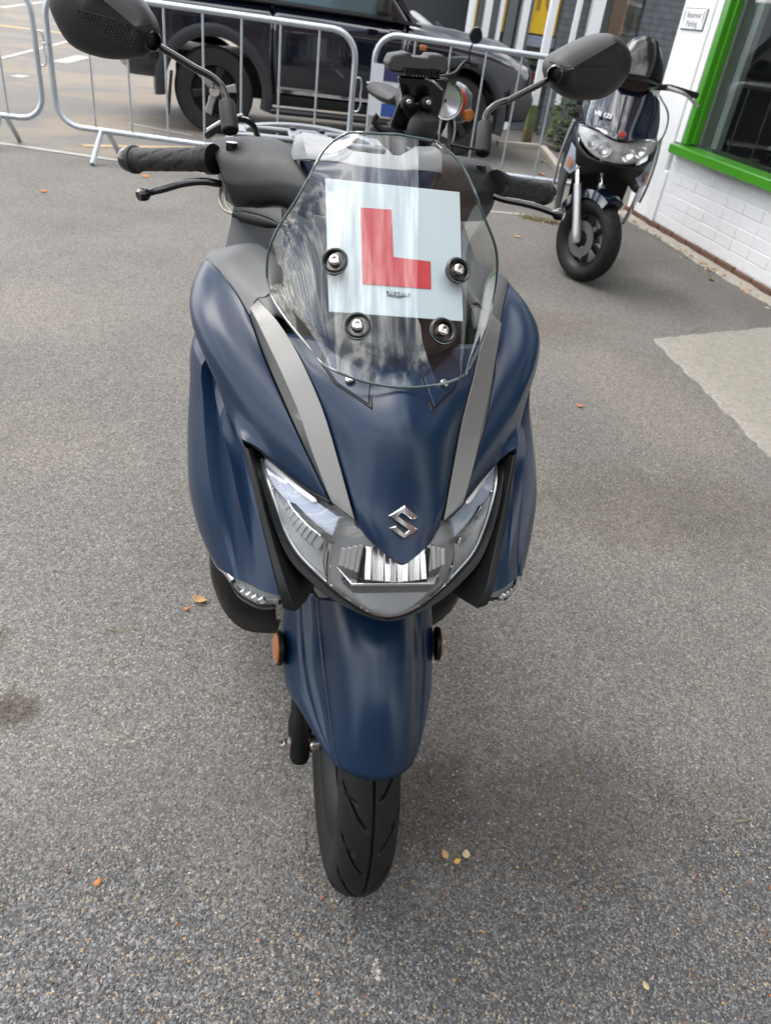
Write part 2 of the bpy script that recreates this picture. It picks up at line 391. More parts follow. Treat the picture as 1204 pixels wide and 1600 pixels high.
    b.inputs['Roughness'].default_value = 0.85; b.inputs['Specular IOR Level'].default_value = 0.35
    h = math_('ADD', math_('MULTIPLY', v1.outputs['Distance'], -0.55), math_('MULTIPLY', math_('ADD', v2.outputs['Distance'], math_('MULTIPLY', c1.outputs[2], 0.6)), 0.7))
    bp = N('ShaderNodeBump'); bp.inputs['Strength'].default_value = 0.55; bp.inputs['Distance'].default_value = 0.0035
    L(h, bp.inputs['Height']); L(bp.outputs[0], b.inputs['Normal'])
    return m
ASPH = ground_mat()
g = 150
obj('ground', [(-g, -g, 0), (g, -g, 0), (g, g, 0), (-g, g, 0)], [(0, 1, 2, 3)], ASPH, kind='structure', smooth=False, pivot=(0, 0, 0))

LINEP = mat('worn white road paint', (0.31, 0.30, 0.28), 0.8, noise=0.6, nscale=9)
YELP = mat('worn yellow road paint', (0.36, 0.26, 0.13), 0.8, noise=0.6, nscale=10)
def strip_line(name, a, b, w, m, z=0.004, label=None):
    a = np.array(a, float); b = np.array(b, float); d = (b - a) / np.linalg.norm(b - a); n = np.array([-d[1], d[0]]) * w / 2
    k = max(2, int(np.linalg.norm(b - a) / 0.12)); V = []
    for i in range(k + 1):
        p = a + (b - a) * i / k; j = rng.normal(0, 0.05, 2) * w
        V += [(*(p + n * (1 + j[0])), z), (*(p - n * (1 + j[1])), z)]
    F = [(2 * i, 2 * i + 1, 2 * i + 3, 2 * i + 2) for i in range(k)]
    return obj(name, V, F, m, kind='structure', smooth=False)
strip_line('road_line', (-3.4, 6.24), (0.95, 5.19), 0.085, LINEP)
strip_line('road_line', (-3.4930,11.8930,0.0000)[:2], (-3.3240,16.7630,0.0000)[:2], 0.10, LINEP)
strip_line('road_line', (-2.7960,12.3010,0.0000)[:2], (-2.6610,13.7250,0.0000)[:2], 0.26, LINEP)
strip_line('road_line', (-2.8770,10.0660,0.0000)[:2], (-2.8270,10.3660,0.0000)[:2], 0.16, LINEP)
strip_line('road_line', (-6.4230,23.9750,0.0000)[:2], (-6.6240,30.5090,0.0000)[:2], 0.22, LINEP)
strip_line('road_line', (-1.2680,7.5250,0.0000)[:2], (-0.6400,7.2060,0.0000)[:2], 0.07, LINEP)
strip_line('road_line', (-1.4620,6.1500,0.0000)[:2], (-0.4410,6.6270,0.0000)[:2], 0.10, YELP)
strip_line('road_line', (1.7810,5.0780,0.0000)[:2], (2.0920,5.0830,0.0000)[:2], 0.06, LINEP)
strip_line('road_line', (-4.9490,17.8950,0.0000)[:2], (-3.7570,18.0010,0.0000)[:2], 0.4, YELP)

# concrete slab by the shop wall
CONC = mat('pale concrete', (0.245, 0.230, 0.200), 0.9, noise=0.6, nscale=55, bump=1.0, bscale=90, bdist=0.004)
def slab():
    bm = [(1.925, 2.44), (2.4, 2.60), (3.13, 2.84), (3.13, 0.55), (1.80, 0.55), (1.838, 1.25), (1.885, 1.85)]
    E = lin([(x, y, 0) for x, y in bm + [bm[0]]], 260)[:-1]; E = E + np.stack([rng.normal(0, .004, len(E)) + .004 * np.sin(np.arange(len(E)) * .9), rng.normal(0, .004, len(E)) + .004 * np.sin(np.arange(len(E)) * .63 + 1), np.zeros(len(E))], 1)
    c = E.mean(0); R1 = []
    for k, z in ((1.012, -.004), (1.004, .006), (.992, .010), (.8, .011), (.4, .011), (.01, .011)): R1.append([c + (p - c) * k + np.array([rng.normal(0, .002), rng.normal(0, .002), z + rng.normal(0, .0012)]) for p in E])
    V = np.vstack(R1); F = grid_faces(6, len(E), True); F = [tuple(reversed(f)) for f in F] if np.cross(V[F[700][1]] - V[F[700][0]], V[F[700][2]] - V[F[700][0]])[2] < 0 else F
    obj('concrete_slab', V, F, CONC, kind='structure')
slab()
# kerb edging past the barriers
KERB = mat('weathered kerb', (0.36, 0.33, 0.28), 0.85, noise=0.3, nscale=12, bump=0.5, bscale=60, bdist=0.003)
def kerb(a, b, n):
    a = np.array(a); b = np.array(b); d = (b - a) / n; ang = math.atan2(d[1], d[0]); ln = float(np.linalg.norm(d))
    for i in range(n):
        V, F = box((0, 0, 0), (ln - 0.012, 0.08, 0.11)); c = a + d * (i + 0.5)
        o = bev(obj('kerb_stone', V, F, KERB, parent=KERBROOT), 0.008); o.location = (c[0], c[1], 0.005 + rng.normal(0, 0.003)); o.rotation_euler = (0, 0, ang)
KERBROOT = thing('kerb_edging', 'row of low pale kerb stones edging the bed beyond the barriers', 'kerb')
kerb((2.9, 8.75), (3.50, 8.86), 1); kerb((3.52, 8.80), (3.20, 7.35), 3)

# ---------------------------------------------------------------- shop with white walls and green window
WHITEP = mat('white masonry paint', (0.72, 0.73, 0.74), 0.7, noise=0.05, nscale=6, bump=0.25, bscale=120, bdist=0.002)
WHITEB = mat('white painted brick', (0.70, 0.71, 0.73), 0.65, noise=0.07, nscale=9, bump=0.5, bscale=140, bdist=0.003)
GREEN = mat('green gloss paint', (0.045, 0.235, 0.010), 0.28, coat=0.3, noise=0.06, nscale=15)
BRBRK = mat('brown plinth brick', (0.115, 0.058, 0.038), 0.8, noise=0.45, nscale=30, bump=0.6, bscale=120, bdist=0.003)
MORT = mat('dirty mortar', (0.27, 0.25, 0.22), 0.9, noise=0.4, nscale=40, bump=0.7, bscale=120, bdist=0.004)
SHOPGL = thin_glass('shop window glass', (0.80, 0.84, 0.82), 0.0, 1.5, 1.3)
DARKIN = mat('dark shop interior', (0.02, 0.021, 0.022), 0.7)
def brick_mat(name, a, bcol, mort, sc, rough=0.8):
    m = bpy.data.materials.new(name); m.use_nodes = True; nt = m.node_tree; b = nt.nodes['Principled BSDF']
    tc = nt.nodes.new('ShaderNodeTexCoord'); mp = nt.nodes.new('ShaderNodeMapping'); bt = nt.nodes.new('ShaderNodeTexBrick')
    mp.inputs['Rotation'].default_value = sc
    nt.links.new(tc.outputs['Object'], mp.inputs[0]); nt.links.new(mp.outputs[0], bt.inputs['Vector'])
    bt.inputs['Color1'].default_value = (*a, 1); bt.inputs['Color2'].default_value = (*bcol, 1); bt.inputs['Mortar'].default_value = (*mort, 1)
    bt.inputs['Scale'].default_value = 1.0; bt.inputs['Brick Width'].default_value = 0.225; bt.inputs['Row Height'].default_value = 0.075; bt.inputs['Mortar Size'].default_value = 0.008
    n = nt.nodes.new('ShaderNodeTexNoise'); n.inputs['Scale'].default_value = 8; n.inputs['Detail'].default_value = 5; nt.links.new(tc.outputs['Object'], n.inputs['Vector'])
    mx = nt.nodes.new('ShaderNodeMix'); mx.data_type = 'RGBA'; mx.blend_type = 'OVERLAY'; mx.inputs[0].default_value = 0.5
    nt.links.new(bt.outputs[0], mx.inputs[6]); nt.links.new(n.outputs[0], mx.inputs[7]); nt.links.new(mx.outputs[2], b.inputs['Base Color'])
    bp = nt.nodes.new('ShaderNodeBump'); bp.invert = True; bp.inputs['Distance'].default_value = 0.006; nt.links.new(bt.outputs['Fac'], bp.inputs['Height']); nt.links.new(bp.outputs[0], b.inputs['Normal'])
    b.inputs['Roughness'].default_value = rough
    return m
BRICKUP = brick_mat('brown upper brick', (0.16, 0.075, 0.05), (0.11, 0.05, 0.035), (0.22, 0.2, 0.17), (R_(90), 0, R_(90)))
GREYBR = brick_mat('grey painted brick', (0.105, 0.115, 0.128), (0.095, 0.105, 0.118), (0.075, 0.083, 0.094), (R_(90), 0, 0))
shop = thing('shop_building', 'white shop with green window frame and brown brick plinth on the right', 'shop', (3.16, 3.5, 0))
shop.location = (0, 0, 0)
WX = 3.16; Y0, Y1 = -2.5, 5.53
def sb(name, lo, hi, m, w=0.006, parent=shop, label=None):
    lo = np.array(lo); hi = np.array(hi); V, F = box((lo + hi) / 2, hi - lo); o = obj(name, V, F, m, parent, label=label)
    return bev(o, w) if w else o
sb('corner_pillar', (WX, 5.07, 0.02), (WX + 0.36, Y1, 3.0), WHITEP, 0.01)
sb('pillar_foot', (WX - 0.012, 5.005, 0.02), (WX + 0.20, 5.068, 0.44), WHITEP, 0.012)
sb('wall_core', (WX + 0.0046, 0.96, 0.0), (WX + 0.24, 5.004, 0.574), WHITEB, 0)
# painted bricks, one object each
V, F = box((0, 0, 0), (0.105, 0.2200, 0.0738)); bsrc = None
for r in range(7):
    z = 0.066 + 0.0785 * r + 0.034; off = 0.1125 if r % 2 else 0.0; y = 4.995 - 0.1065
    k = 0
    while y > 1.0:
        half = (k == 0 and r % 2)
        yy = y + (0.0555 if half else 0.0)
        if bsrc is None:
            bsrc = obj('brick', V, F, WHITEB, shop); bev(bsrc, 0.003, 2); o = bsrc
        else:
            o = inst(bsrc, 'brick', (0, 0, 0), shop)
            mdf = o.modifiers.new('edge', 'BEVEL'); mdf.width = 0.003; mdf.segments = 2
        o.location = (WX + 0.055 + rng.normal(0, 0.0008), yy, z); o.rotation_euler = (rng.normal(0, 0.004), 0, rng.normal(0, 0.006))
        if half: o.scale = (1, 0.5, 1)
        y -= (0.1125 if half else 0.0) + (0.1095 if half else 0.222); k += 1
sb('painted_wall', (WX + 0.004, Y0, 0.03), (WX + 0.034, 0.95, 0.574), WHITEB, 0.004)
# brown plinth course, brick on edge
V, F = box((0, 0, 0), (0.11, 0.215, 0.064)); psrc = None; y = Y1 - 0.10
while y > 1.2:
    if psrc is None: psrc = obj('plinth_brick', V, F, BRBRK, shop); o = psrc
    else: o = inst(psrc, 'plinth_brick', (0, 0, 0), shop)
    mdf = o.modifiers.new('edge', 'BEVEL'); mdf.width = 0.006; mdf.segments = 2
    o.location = (WX + 0.036 + rng.normal(0, 0.003), y, 0.028 + rng.normal(0, 0.002)); o.rotation_euler = (0, rng.normal(0, 0.02), rng.normal(0, 0.01)); y -= 0.226
sb('plinth', (WX - 0.018, Y0, -0.01), (WX + 0.03, 1.1, 0.062), BRBRK, 0.005)
# sloping mortar fillet at the foot
k = 60; FV = []; FF = []
for i in range(k + 1):
    y = Y1 - 0.02 - i * (Y1 + 2.0) / k; j = rng.normal(0, 0.008); FV += [(WX - 0.02, y, 0.026 + rng.normal(0, 0.003)), (WX - 0.075 + j, y, 0.012 + abs(rng.normal(0, 0.003))), (WX - 0.11 + j * 1.6, y, -0.004)]
    if i: a = 3 * (i - 1); FF += [(a, a + 1, a + 4, a + 3), (a + 1, a + 2, a + 5, a + 4)]
obj('mortar_fillet', FV, FF, MORT, shop, ang=80)
# window
sb('sill', (WX - 0.075, Y0, 0.578), (WX + 0.12, 4.985, 0.643), GREEN, 0.008)
sb('window_reveal', (WX + 0.012, 4.985, 0.648), (WX + 0.20, 5.066, 3.0), WHITEP, 0.004)
SHELF0 = mat('pale grey frame', (.30, .31, .31), .5)
wf = sb('window_frame', (WX + 0.02, 4.915, 0.648), (WX + 0.10, 4.982, 2.40), GREEN, 0.006)
sb('jamb', (WX + 0.06, 4.885, 0.66), (WX + 0.11, 4.913, 2.40), GREEN, 0.004, wf)
sb('inner_jamb', (WX + 0.15, 4.70, 0.66), (WX + 0.20, 4.78, 2.40), SHELF0, 0.004, wf)
sb('head', (WX + 0.02, Y0, 2.404), (WX + 0.10, 4.98, 2.50), GREEN, 0.006, wf)
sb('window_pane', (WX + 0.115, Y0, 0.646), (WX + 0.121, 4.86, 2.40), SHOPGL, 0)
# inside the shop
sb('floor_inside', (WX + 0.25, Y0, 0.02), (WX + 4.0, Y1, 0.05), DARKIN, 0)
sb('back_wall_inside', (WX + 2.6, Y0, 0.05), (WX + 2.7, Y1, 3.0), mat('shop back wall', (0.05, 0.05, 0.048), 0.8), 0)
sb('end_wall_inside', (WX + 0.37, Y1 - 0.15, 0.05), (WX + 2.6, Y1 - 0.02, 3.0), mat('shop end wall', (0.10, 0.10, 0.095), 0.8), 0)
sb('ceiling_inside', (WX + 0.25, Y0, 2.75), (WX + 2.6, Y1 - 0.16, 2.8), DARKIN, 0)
SHELF = mat('grey shelf metal', (0.28, 0.29, 0.30), 0.4, 0.4)
rack = thing('display_rack', 'dark wire display rack with shelves seen through the shop window', 'rack', (0, 0, 0))
for z in (0.72, 1.12, 1.50, 1.92):
    V, F = box((WX + 0.75, 3.6, z), (0.42, 2.1, 0.022)); obj('shelf', V, F, SHELF, rack)
for y in (2.6, 4.6):
    for x in (WX + 0.56, WX + 0.94):
        V, F = box((x, y, 1.07), (0.03, 0.03, 2.04)); obj('post', V, F, BLACK, rack)
wm = MB()
for i in range(26): wm.add(*tube([(WX + 0.53, 2.6 + i * 0.078, 0.1), (WX + 0.53, 2.6 + i * 0.078, 2.05)], 0.0022, 5))
for i in range(24): wm.add(*tube([(WX + 0.53, 2.58, 0.12 + i * 0.08), (WX + 0.53, 4.62, 0.12 + i * 0.08)], 0.0022, 5))
tag(wm.obj('wire_mesh', SHELF, rack), kind='stuff')
def shopbox(lo, sz, col, label, name='boxed_stock'):
    V, F = box((lo[0] + sz[0] / 2, lo[1] + sz[1] / 2, lo[2] + sz[2] / 2), sz)
    o = bev(obj(name, V, F, mat(name + ' card ' + label[:8], col, 0.6, noise=0.1), label=label, cat='box'), 0.006)
shopbox((WX + 0.62, 3.95, 1.512), (0.25, 0.40, 0.10), (0.04, 0.35, 0.03), 'flat bright green box on the shelf inside the shop window')
shopbox((WX + 0.62, 3.25, 1.512), (0.25, 0.55, 0.16), (0.05, 0.10, 0.22), 'long dark blue box on the shelf inside the shop window')
shopbox((WX + 0.62, 4.05, 1.132), (0.25, 0.30, 0.24), (0.03, 0.035, 0.04), 'black box on the middle shelf inside the shop window')
shopbox((WX + 0.62, 3.30, 1.132), (0.25, 0.60, 0.20), (0.10, 0.14, 0.18), 'wide slate blue box on the middle shelf in the window')
shopbox((WX + 0.62, 3.5, 0.732), (0.25, 0.80, 0.24), (0.02, 0.022, 0.03), 'wide black box on the bottom shelf in the window')
shopbox((WX + 0.62, 3.7, 1.932), (0.25, 0.6, 0.2), (0.22, 0.09, 0.05), 'brown carton on the top shelf inside the shop window')
# upper storey of brown brick above the window
sb('fascia', (WX + 0.0, Y0, 2.504), (WX + 0.30, 5.066, 2.998), WHITEP, 0.01)
sb('upper_wall', (WX, Y0, 3.004), (WX + 4.0, Y1, 6.6), BRICKUP, 0)
sb('eaves', (WX - 0.28, Y0, 6.604), (WX + 4.2, Y1 + 0.2, 6.8), DARKIN, 0)
sb('side_wall', (WX + 0.37, Y1 - 0.012, 0.0), (WX + 4.0, Y1, 3.0), WHITEP, 0)

# reserved parking sign on the pillar
sgn = thing('parking_sign', 'small white sign reading Reserved Parking on the white corner pillar', 'sign', (WX, 5.305, 1.445))
V, F = box((-0.007, 0, 0), (0.012, 0.33, 0.128)); bev(obj('sign_board', V, F, mat('sign enamel', (0.68, 0.69, 0.70), 0.35), sgn), 0.003)
V, F = box((-0.003, 0, 0), (0.006, 0.342, 0.14)); obj('sign_edge', V, F, GREYP, sgn)
SROT = Matrix(((0, 0, -1), (-1, 0, 0), (0, 1, 0)))
INK = mat('sign ink', (0.05, 0.05, 0.055), 0.5)
text_obj('lettering', 'Reserved', 0.056, INK, sgn, (-0.0135, 0.0, 0.024), SROT, ext=0.0003)
text_obj('lettering', 'Parking', 0.056, INK, sgn, (-0.0135, 0.0, -0.03), SROT, ext=0.0003)
fl = MB()
for s in (1, -1):
    fl.add(*tube(cr_spline([(-0.0135, s * 0.152, 0.05), (-0.0135, s * 0.140, 0.035), (-0.0135, s * 0.148, 0.01), (-0.0135, s * 0.138, -0.012), (-0.0135, s * 0.146, -0.02)], 14), np.linspace(0.0035, 0.0015, 14), 5))
fl.obj('flourish', INK, sgn)

# ---------------------------------------------------------------- grey painted building further back
FY = 10.5
PAINTW = mat('white timber paint', (0.74, 0.76, 0.78), 0.5, noise=0.06, nscale=10)
GREYF = mat('grey timber paint', (0.10, 0.112, 0.125), 0.55, noise=0.08, nscale=8)
DGREY = mat('dark grey timber paint', (0.045, 0.05, 0.058), 0.55)
YEL = mat('yellow poster', (0.72, 0.46, 0.01), 0.5, noise=0.05, nscale=3)
gb = thing('grey_building', 'grey painted brick building with white window bars behind the second scooter', 'building')
def gbx(name, x0, x1, y0, y1, z0, z1, m, parent=gb, w=0.006, label=None):
    V, F = box(((x0 + x1) / 2, (y0 + y1) / 2, (z0 + z1) / 2), (x1 - x0, y1 - y0, z1 - z0)); o = obj(name, V, F, m, parent, label=label); return bev(o, w) if w else o
XS = {k: v[0] for k, v in dict(a=(2.7840,10.5000,1.0950), b=(2.8270,10.5000,1.1000), c=(2.8710,10.5000,1.1050), d=(2.9500,10.5000,1.1140), e=(3.0460,10.5000,1.1250), f=(3.1520,10.5000,1.1370), g=(3.2130,10.5000,1.1440), h=(3.2660,10.5000,1.1500), i=(3.3990,10.5000,1.1660), j=(3.4610,10.5000,1.1730), k=(3.5590,10.5000,1.1840), l=(3.6210,10.5000,1.1910), m=(3.6920,10.5000,1.1990), n=(3.7550,10.5000,1.2060), o=(3.8270,10.5000,1.2140), p=(3.9070,10.5000,1.2240), q=(4.0330,10.5000,1.2380), r=(4.4080,10.5000,1.4270), s=(4.5890,10.5000,1.4480), t=(4.8170,10.5000,1.4740), u=(5.2050,10.5000,1.5920)).items()}
H = 3.4
gbx('brick_wall', XS['q'], XS['r'], FY, FY + 0.3, 0, H, GREYBR)
gbx('window_post', XS['r'], XS['s'], FY - 0.06, FY + 0.1, 0.7, H, PAINTW)
gbx('brick_wall', XS['u'] - 0.02, 12.0, FY, FY + 0.3, 0, H, GREYBR)
gbx('apron_wall', XS['r'], XS['u'] - 0.024, FY + 0.01, FY + 0.28, 0, 0.69, GREYBR)
gbx('window_pane', XS['s'] + 0.004, XS['u'] - 0.03, FY + 0.06, FY + 0.07, 0.70, H, SHOPGL)
gbx('reflection_panel', XS['s'] + 0.2, XS['s'] + 0.42, FY + 0.16, FY + 0.19, 1.0, H, mat('brown blind', (0.24, 0.10, 0.05), 0.6))  # brown panel standing in for a reflection in the pane
gbx('window_back', XS['s'], XS['u'], FY + 0.6, FY + 0.64, 0.0, H, mat('pale window reflection', (0.28, 0.33, 0.36), 0.7))  # pale blue backing coloured as the reflection in the pane
for n, x0, x1, m, dy in (('window_post', 'a', 'b', PAINTW, -0.05), ('poster', 'b', 'c', YEL, 0.02), ('timber_panel', 'c', 'd', GREYF, 0), ('window_post', 'd', 'e', PAINTW, -0.06), ('timber_panel', 'e', 'f', GREYF, 0), ('window_post', 'f', 'g', PAINTW, -0.05), ('poster', 'g', 'h', YEL, 0.02), ('timber_panel', 'h', 'i', GREYF, -0.02), ('timber_panel', 'i', 'j', DGREY, 0.1), ('window_post', 'j', 'k', PAINTW, -0.06), ('timber_panel', 'k', 'l', GREYF, 0.0)):
    z0 = 0.0 if m is not YEL else 1.15
    gbx(n, XS[x0] + 0.002, XS[x1] - 0.002, FY + dy, FY + 0.2, z0, H, m)
gbx('poster', XS['l'] + 0.004, XS['q'] - 0.004, FY + 0.12, FY + 0.16, 1.18, H, YEL, label='large yellow poster behind white window bars')
text_obj('poster_print', '10', 0.34, mat('poster print', (0.30, 0.19, 0.01), 0.5), gb, ((XS['n'] + XS['o']) / 2 + 0.02, FY + 0.115, 1.55), Matrix.Rotation(R_(90), 3, 'X').to_3x3(), ext=0.001, bold=True)
gbx('window_ledge', XS['l'] + 0.004, XS['q'] - 0.004, FY + 0.05, FY + 0.2, 1.03, 1.16, mat('blue grey ledge', (0.20, 0.23, 0.30), 0.6))
gbx('window_pane', XS['l'], XS['q'], FY + 0.03, FY + 0.04, 0.3, 1.02, SHOPGL)
gbx('display_panel', XS['l'] + 0.01, XS['p'] - 0.01, FY + 0.5, FY + 0.55, 0.75, 1.01, mat('olive display', (0.36, 0.36, 0.12), 0.6))
gbx('display_panel', XS['o'], XS['q'] - 0.01, FY + 0.3, FY + 0.45, 0.35, 0.72, mat('red display', (0.42, 0.04, 0.05), 0.6))
gbx('apron_wall', XS['k'], XS['q'] - 0.004, FY + 0.06, FY + 0.25, 0, 0.29, GREYBR)
gbx('back_wall', 0.5, 12.0, FY + 1.2, FY + 1.4, 0, H, DGREY)
gbx('roof_slab', XS['a'], 12.0, FY - 0.15, FY + 1.4, H + 0.004, H + 0.2, DGREY)
# white bars of the porch: posts standing in front, green with algae at the foot
def porch_post(x, y, w, label):
    t = thing('porch_post', label, 'post', (x, y, 0), group='white porch posts')
    V, F = box((0, 0, 1.72), (w, 0.08, 3.36)); bev(obj('shaft', V, F, PAINTW, t), 0.008)
    V, F = box((0, 0, 0.08), (w + 0.02, 0.10, 0.16)); bev(obj('foot', V, F, mat('rusty algae foot', (0.12, 0.10, 0.05), 0.9, noise=0.6, nscale=15), t), 0.01)
    V, F = box((0, -0.003, 0.30), (w + 0.004, 0.083, 0.28)); obj('algae_band', V, F, mat('algae', (0.10, 0.14, 0.05), 0.9, noise=0.7, nscale=12), t)
porch_post((3.4830,9.2950,0.0000)[0], 9.35, 0.09, 'wider white porch post with green foot nearest the barrier')
porch_post((3.9340,10.2000,0.0000)[0] + 0.02, 9.75, 0.055, 'thinner white porch post beside the yellow poster')
# dark bench rack in the recess behind the pillar
rk = thing('slatted_bench', 'dark slatted bench in the recess behind the white pillar', 'bench', (4.25, 8.0, 0))
for i in range(5):
    V, F = box((0, 0, 0.30 + i * 0.13), (1.5, 0.05, 0.07)); bev(obj('slat', V, F, mat('bench slat %d' % i, (0.03, 0.028, 0.027), 0.6) if i < 4 else mat('bench top', (0.10, 0.09, 0.085), 0.6), rk), 0.006)
for x in (-0.7, 0.7):
    V, F = box((x, 0.06, 0.42), (0.05, 0.06, 0.84)); bev(obj('leg', V, F, BLACK, rk), 0.004)
# brown timber wall far off, behind the parked cars
TIMB = mat('brown timber boards', (0.11, 0.065, 0.045), 0.8, noise=0.4, nscale=4)
fw = thing('timber_wall', 'far brown timber wall with dark gaps behind the parked cars', 'wall', (4.6, 21, 0))
for i in range(16):
    V, F = box((-2.4 + i * 0.36, 0, 1.8), (0.26, 0.08, 3.6)); obj('plank', V, F, TIMB, fw)
V, F = box((0.3, 0.12, 1.8), (6.0, 0.08, 3.6)); obj('backing', V, F, DGREY, fw)

# brown brick row across the street, seen only as the dark reflection in the paint and the chrome
BRICKST = brick_mat('brown street brick', (0.15, 0.072, 0.045), (0.10, 0.048, 0.034), (0.20, 0.18, 0.15), (R_(90), 0, 0))
row = thing('brick_building', 'brown brick building with dark windows across the street', 'building')
V, F = box((-2, -13.2, 3.6), (26, 6, 7.2)); obj('wall', V, F, BRICKST, row)
V, F = box((-2, -13.0, 7.32), (26.6, 6.6, 0.22)); obj('roof', V, F, DARKIN, row)
wsrc = None
for i in range(8):
    for z in (1.6, 4.9):
        V, F = box((0, 0, 0), (1.3, 0.10, 1.7))
        if wsrc is None: wsrc = obj('window', V, F, PAINTW, row); o = wsrc
        else: o = inst(wsrc, 'window', (0, 0, 0), row)
        o.location = (-13 + i * 3.15, -10.18, z)
        V, F = box((-13 + i * 3.15, -10.125, z), (1.14, 0.02, 1.54)); obj('pane', V, F, DARKIN, row)

# ================================================================== THE NAVY SCOOTER
sc = thing('scooter', 'matt navy blue scooter with clear windscreen and grey strips standing nearest the camera', 'scooter')

# --- dark inner body that the panels are screwed to
core = [
 [(0, -.05, .900), (.075, -.02, .900), (.125, .03, .905), (.14, .12, .92), (.14, .30, .93), (0, .34, .93)],
 [(0, -.195, .86), (.07, -.155, .86), (.13, -.05, .86), (.19, .06, .87), (.20, .26, .86), (0, .32, .86)],
 [(0, -.245, .79), (.06, -.205, .79), (.14, -.11, .79), (.20, -.02, .78), (.21, .22, .76), (0, .30, .76)],
 [(0, -.235, .70), (.08, -.19, .70), (.13, -.17, .70), (.20, -.04, .70), (.21, .20, .68), (0, .28, .68)],
 [(0, -.20, .655), (.07, -.19, .655), (.115, -.18, .645), (.175, -.09, .64), (.18, .20, .60), (0, .26, .60)],
 [(0, -.02, .60), (.06, -.02, .59), (.09, -.02, .58), (.14, .02, .56), (.15, .22, .50), (0, .26, .50)],
]
RG = [r + [(-x, y, z) for x, y, z in reversed(r[1:-1])] for r in core]
V, F = rings(RG); obj('inner_frame', V, F, BLACK, sc, ang=30)

# --- centre hood
mid = [(0, -.085, .918), (0, -.150, .907), (0, -.196, .895), (0, -.226, .877), (0, -.248, .842), (0, -.277, .785), (0, -.294, .762), (0, -.308, .748)]
SI = [(.128, -.058, .910), (.112, -.094, .900), (.103, -.119, .890), (.093, -.142, .877), (.079, -.175, .851), (.068, -.207, .825), (.057, -.240, .800), (.048, -.266, .774), (.047, -.266, .766)]
SIr = cr_spline(SI, 13); midr = cr_spline(mid, 13)
def hcol(k, b): return [tuple((midr[i] * (1 - k) + SIr[i] * k) + np.array([0, -b * (SIr[i][0]) * min(1.0, max(0.12, (i - 1) / 5)), 0])) for i in range(13)]
cols = [list(map(tuple, midr)), hcol(.33, .17), hcol(.66, .19), hcol(.9, .075), list(map(tuple, SIr))]
lip = [tuple(p + np.array([.002, .012, -.006])) for p in SIr]
cols.append(lip)
V, F, nr, nc = loft(full(cols), 26, 4)
# nose end rolls under
V = list(map(tuple, V)); base = len(V) - nc
for c in range(nc):
    x, y, z = V[base + c]; V.append((x * .93, y + .004, z - .006))
for c in range(nc):
    x, y, z = V[base + c]; V.append((x * .88, y + .022, z - .010))
F = F + grid_faces(2, nc, off=base) + grid_faces(2, nc, off=base + nc)
F = orient(V, F, BREF)
hood = obj('centre_hood', V, F, NAVY, sc, ang=50); shell(hood, .003, 0)

# emblem: faceted chrome S on the nose
def emblem():
    O = [(0, 1.0), (-.98, .34), (.16, -.36), (-.16, -.36 + .0), ]
    # two interlocked blades, unit square -1..1, u to the right, v up
    up = [(0.02, 1.0), (-1.0, .32), (-.98, .24), (.10, -.46), (.42, -.27), (-.20, .13), (-.22, .22), (.08, .42), (.46, .17), (1.0, .22), (.98, .30)]
    up = [(.03, .99), (.97, .29), (.47, .17), (-.11, .55), (-.33, .38), (.72, -.27), (.97, -.39), (.04, -.99), (-1, -.33), (-.5, -.20), (.11, -.62), (.30, -.46), (-.99, .38)]
    c = np.array([0.0005, -.2785, .7835]); n = np.array([-.10, -.86, .50]); n /= np.linalg.norm(n)
    u = np.array([1, 0, 0.0]) - n * n[0]; u /= np.linalg.norm(u); v = np.cross(n, u) * -1
    if v[2] < 0: v = -v
    W, Hh = .0178, .0190
    P = [c + u * a * W + v * b * Hh + n * .001 for a, b in up]
    bm = bmesh.new(); vs = [bm.verts.new(p) for p in P]; f = bm.faces.new(vs)
    r = bmesh.ops.extrude_face_region(bm, geom=[f]); nv = [e for e in r['geom'] if isinstance(e, bmesh.types.BMVert)]
    for q in nv: q.co += Vector(n * .003)
    nf = [e for e in r['geom'] if isinstance(e, bmesh.types.BMFace)]
    bmesh.ops.recalc_face_normals(bm, faces=bm.faces)
    bmesh.ops.inset_region(bm, faces=nf, thickness=.0016, depth=.0014)
    bmesh.ops.triangulate(bm, faces=bm.faces)
    me = bpy.data.meshes.new('emblem'); bm.to_mesh(me); Vv = [tuple(q.co) for q in me.vertices]; Ff = [tuple(p.vertices) for p in me.polygons]
    obj('emblem', Vv, Ff, CHROME, hood, ang=10)
emblem()
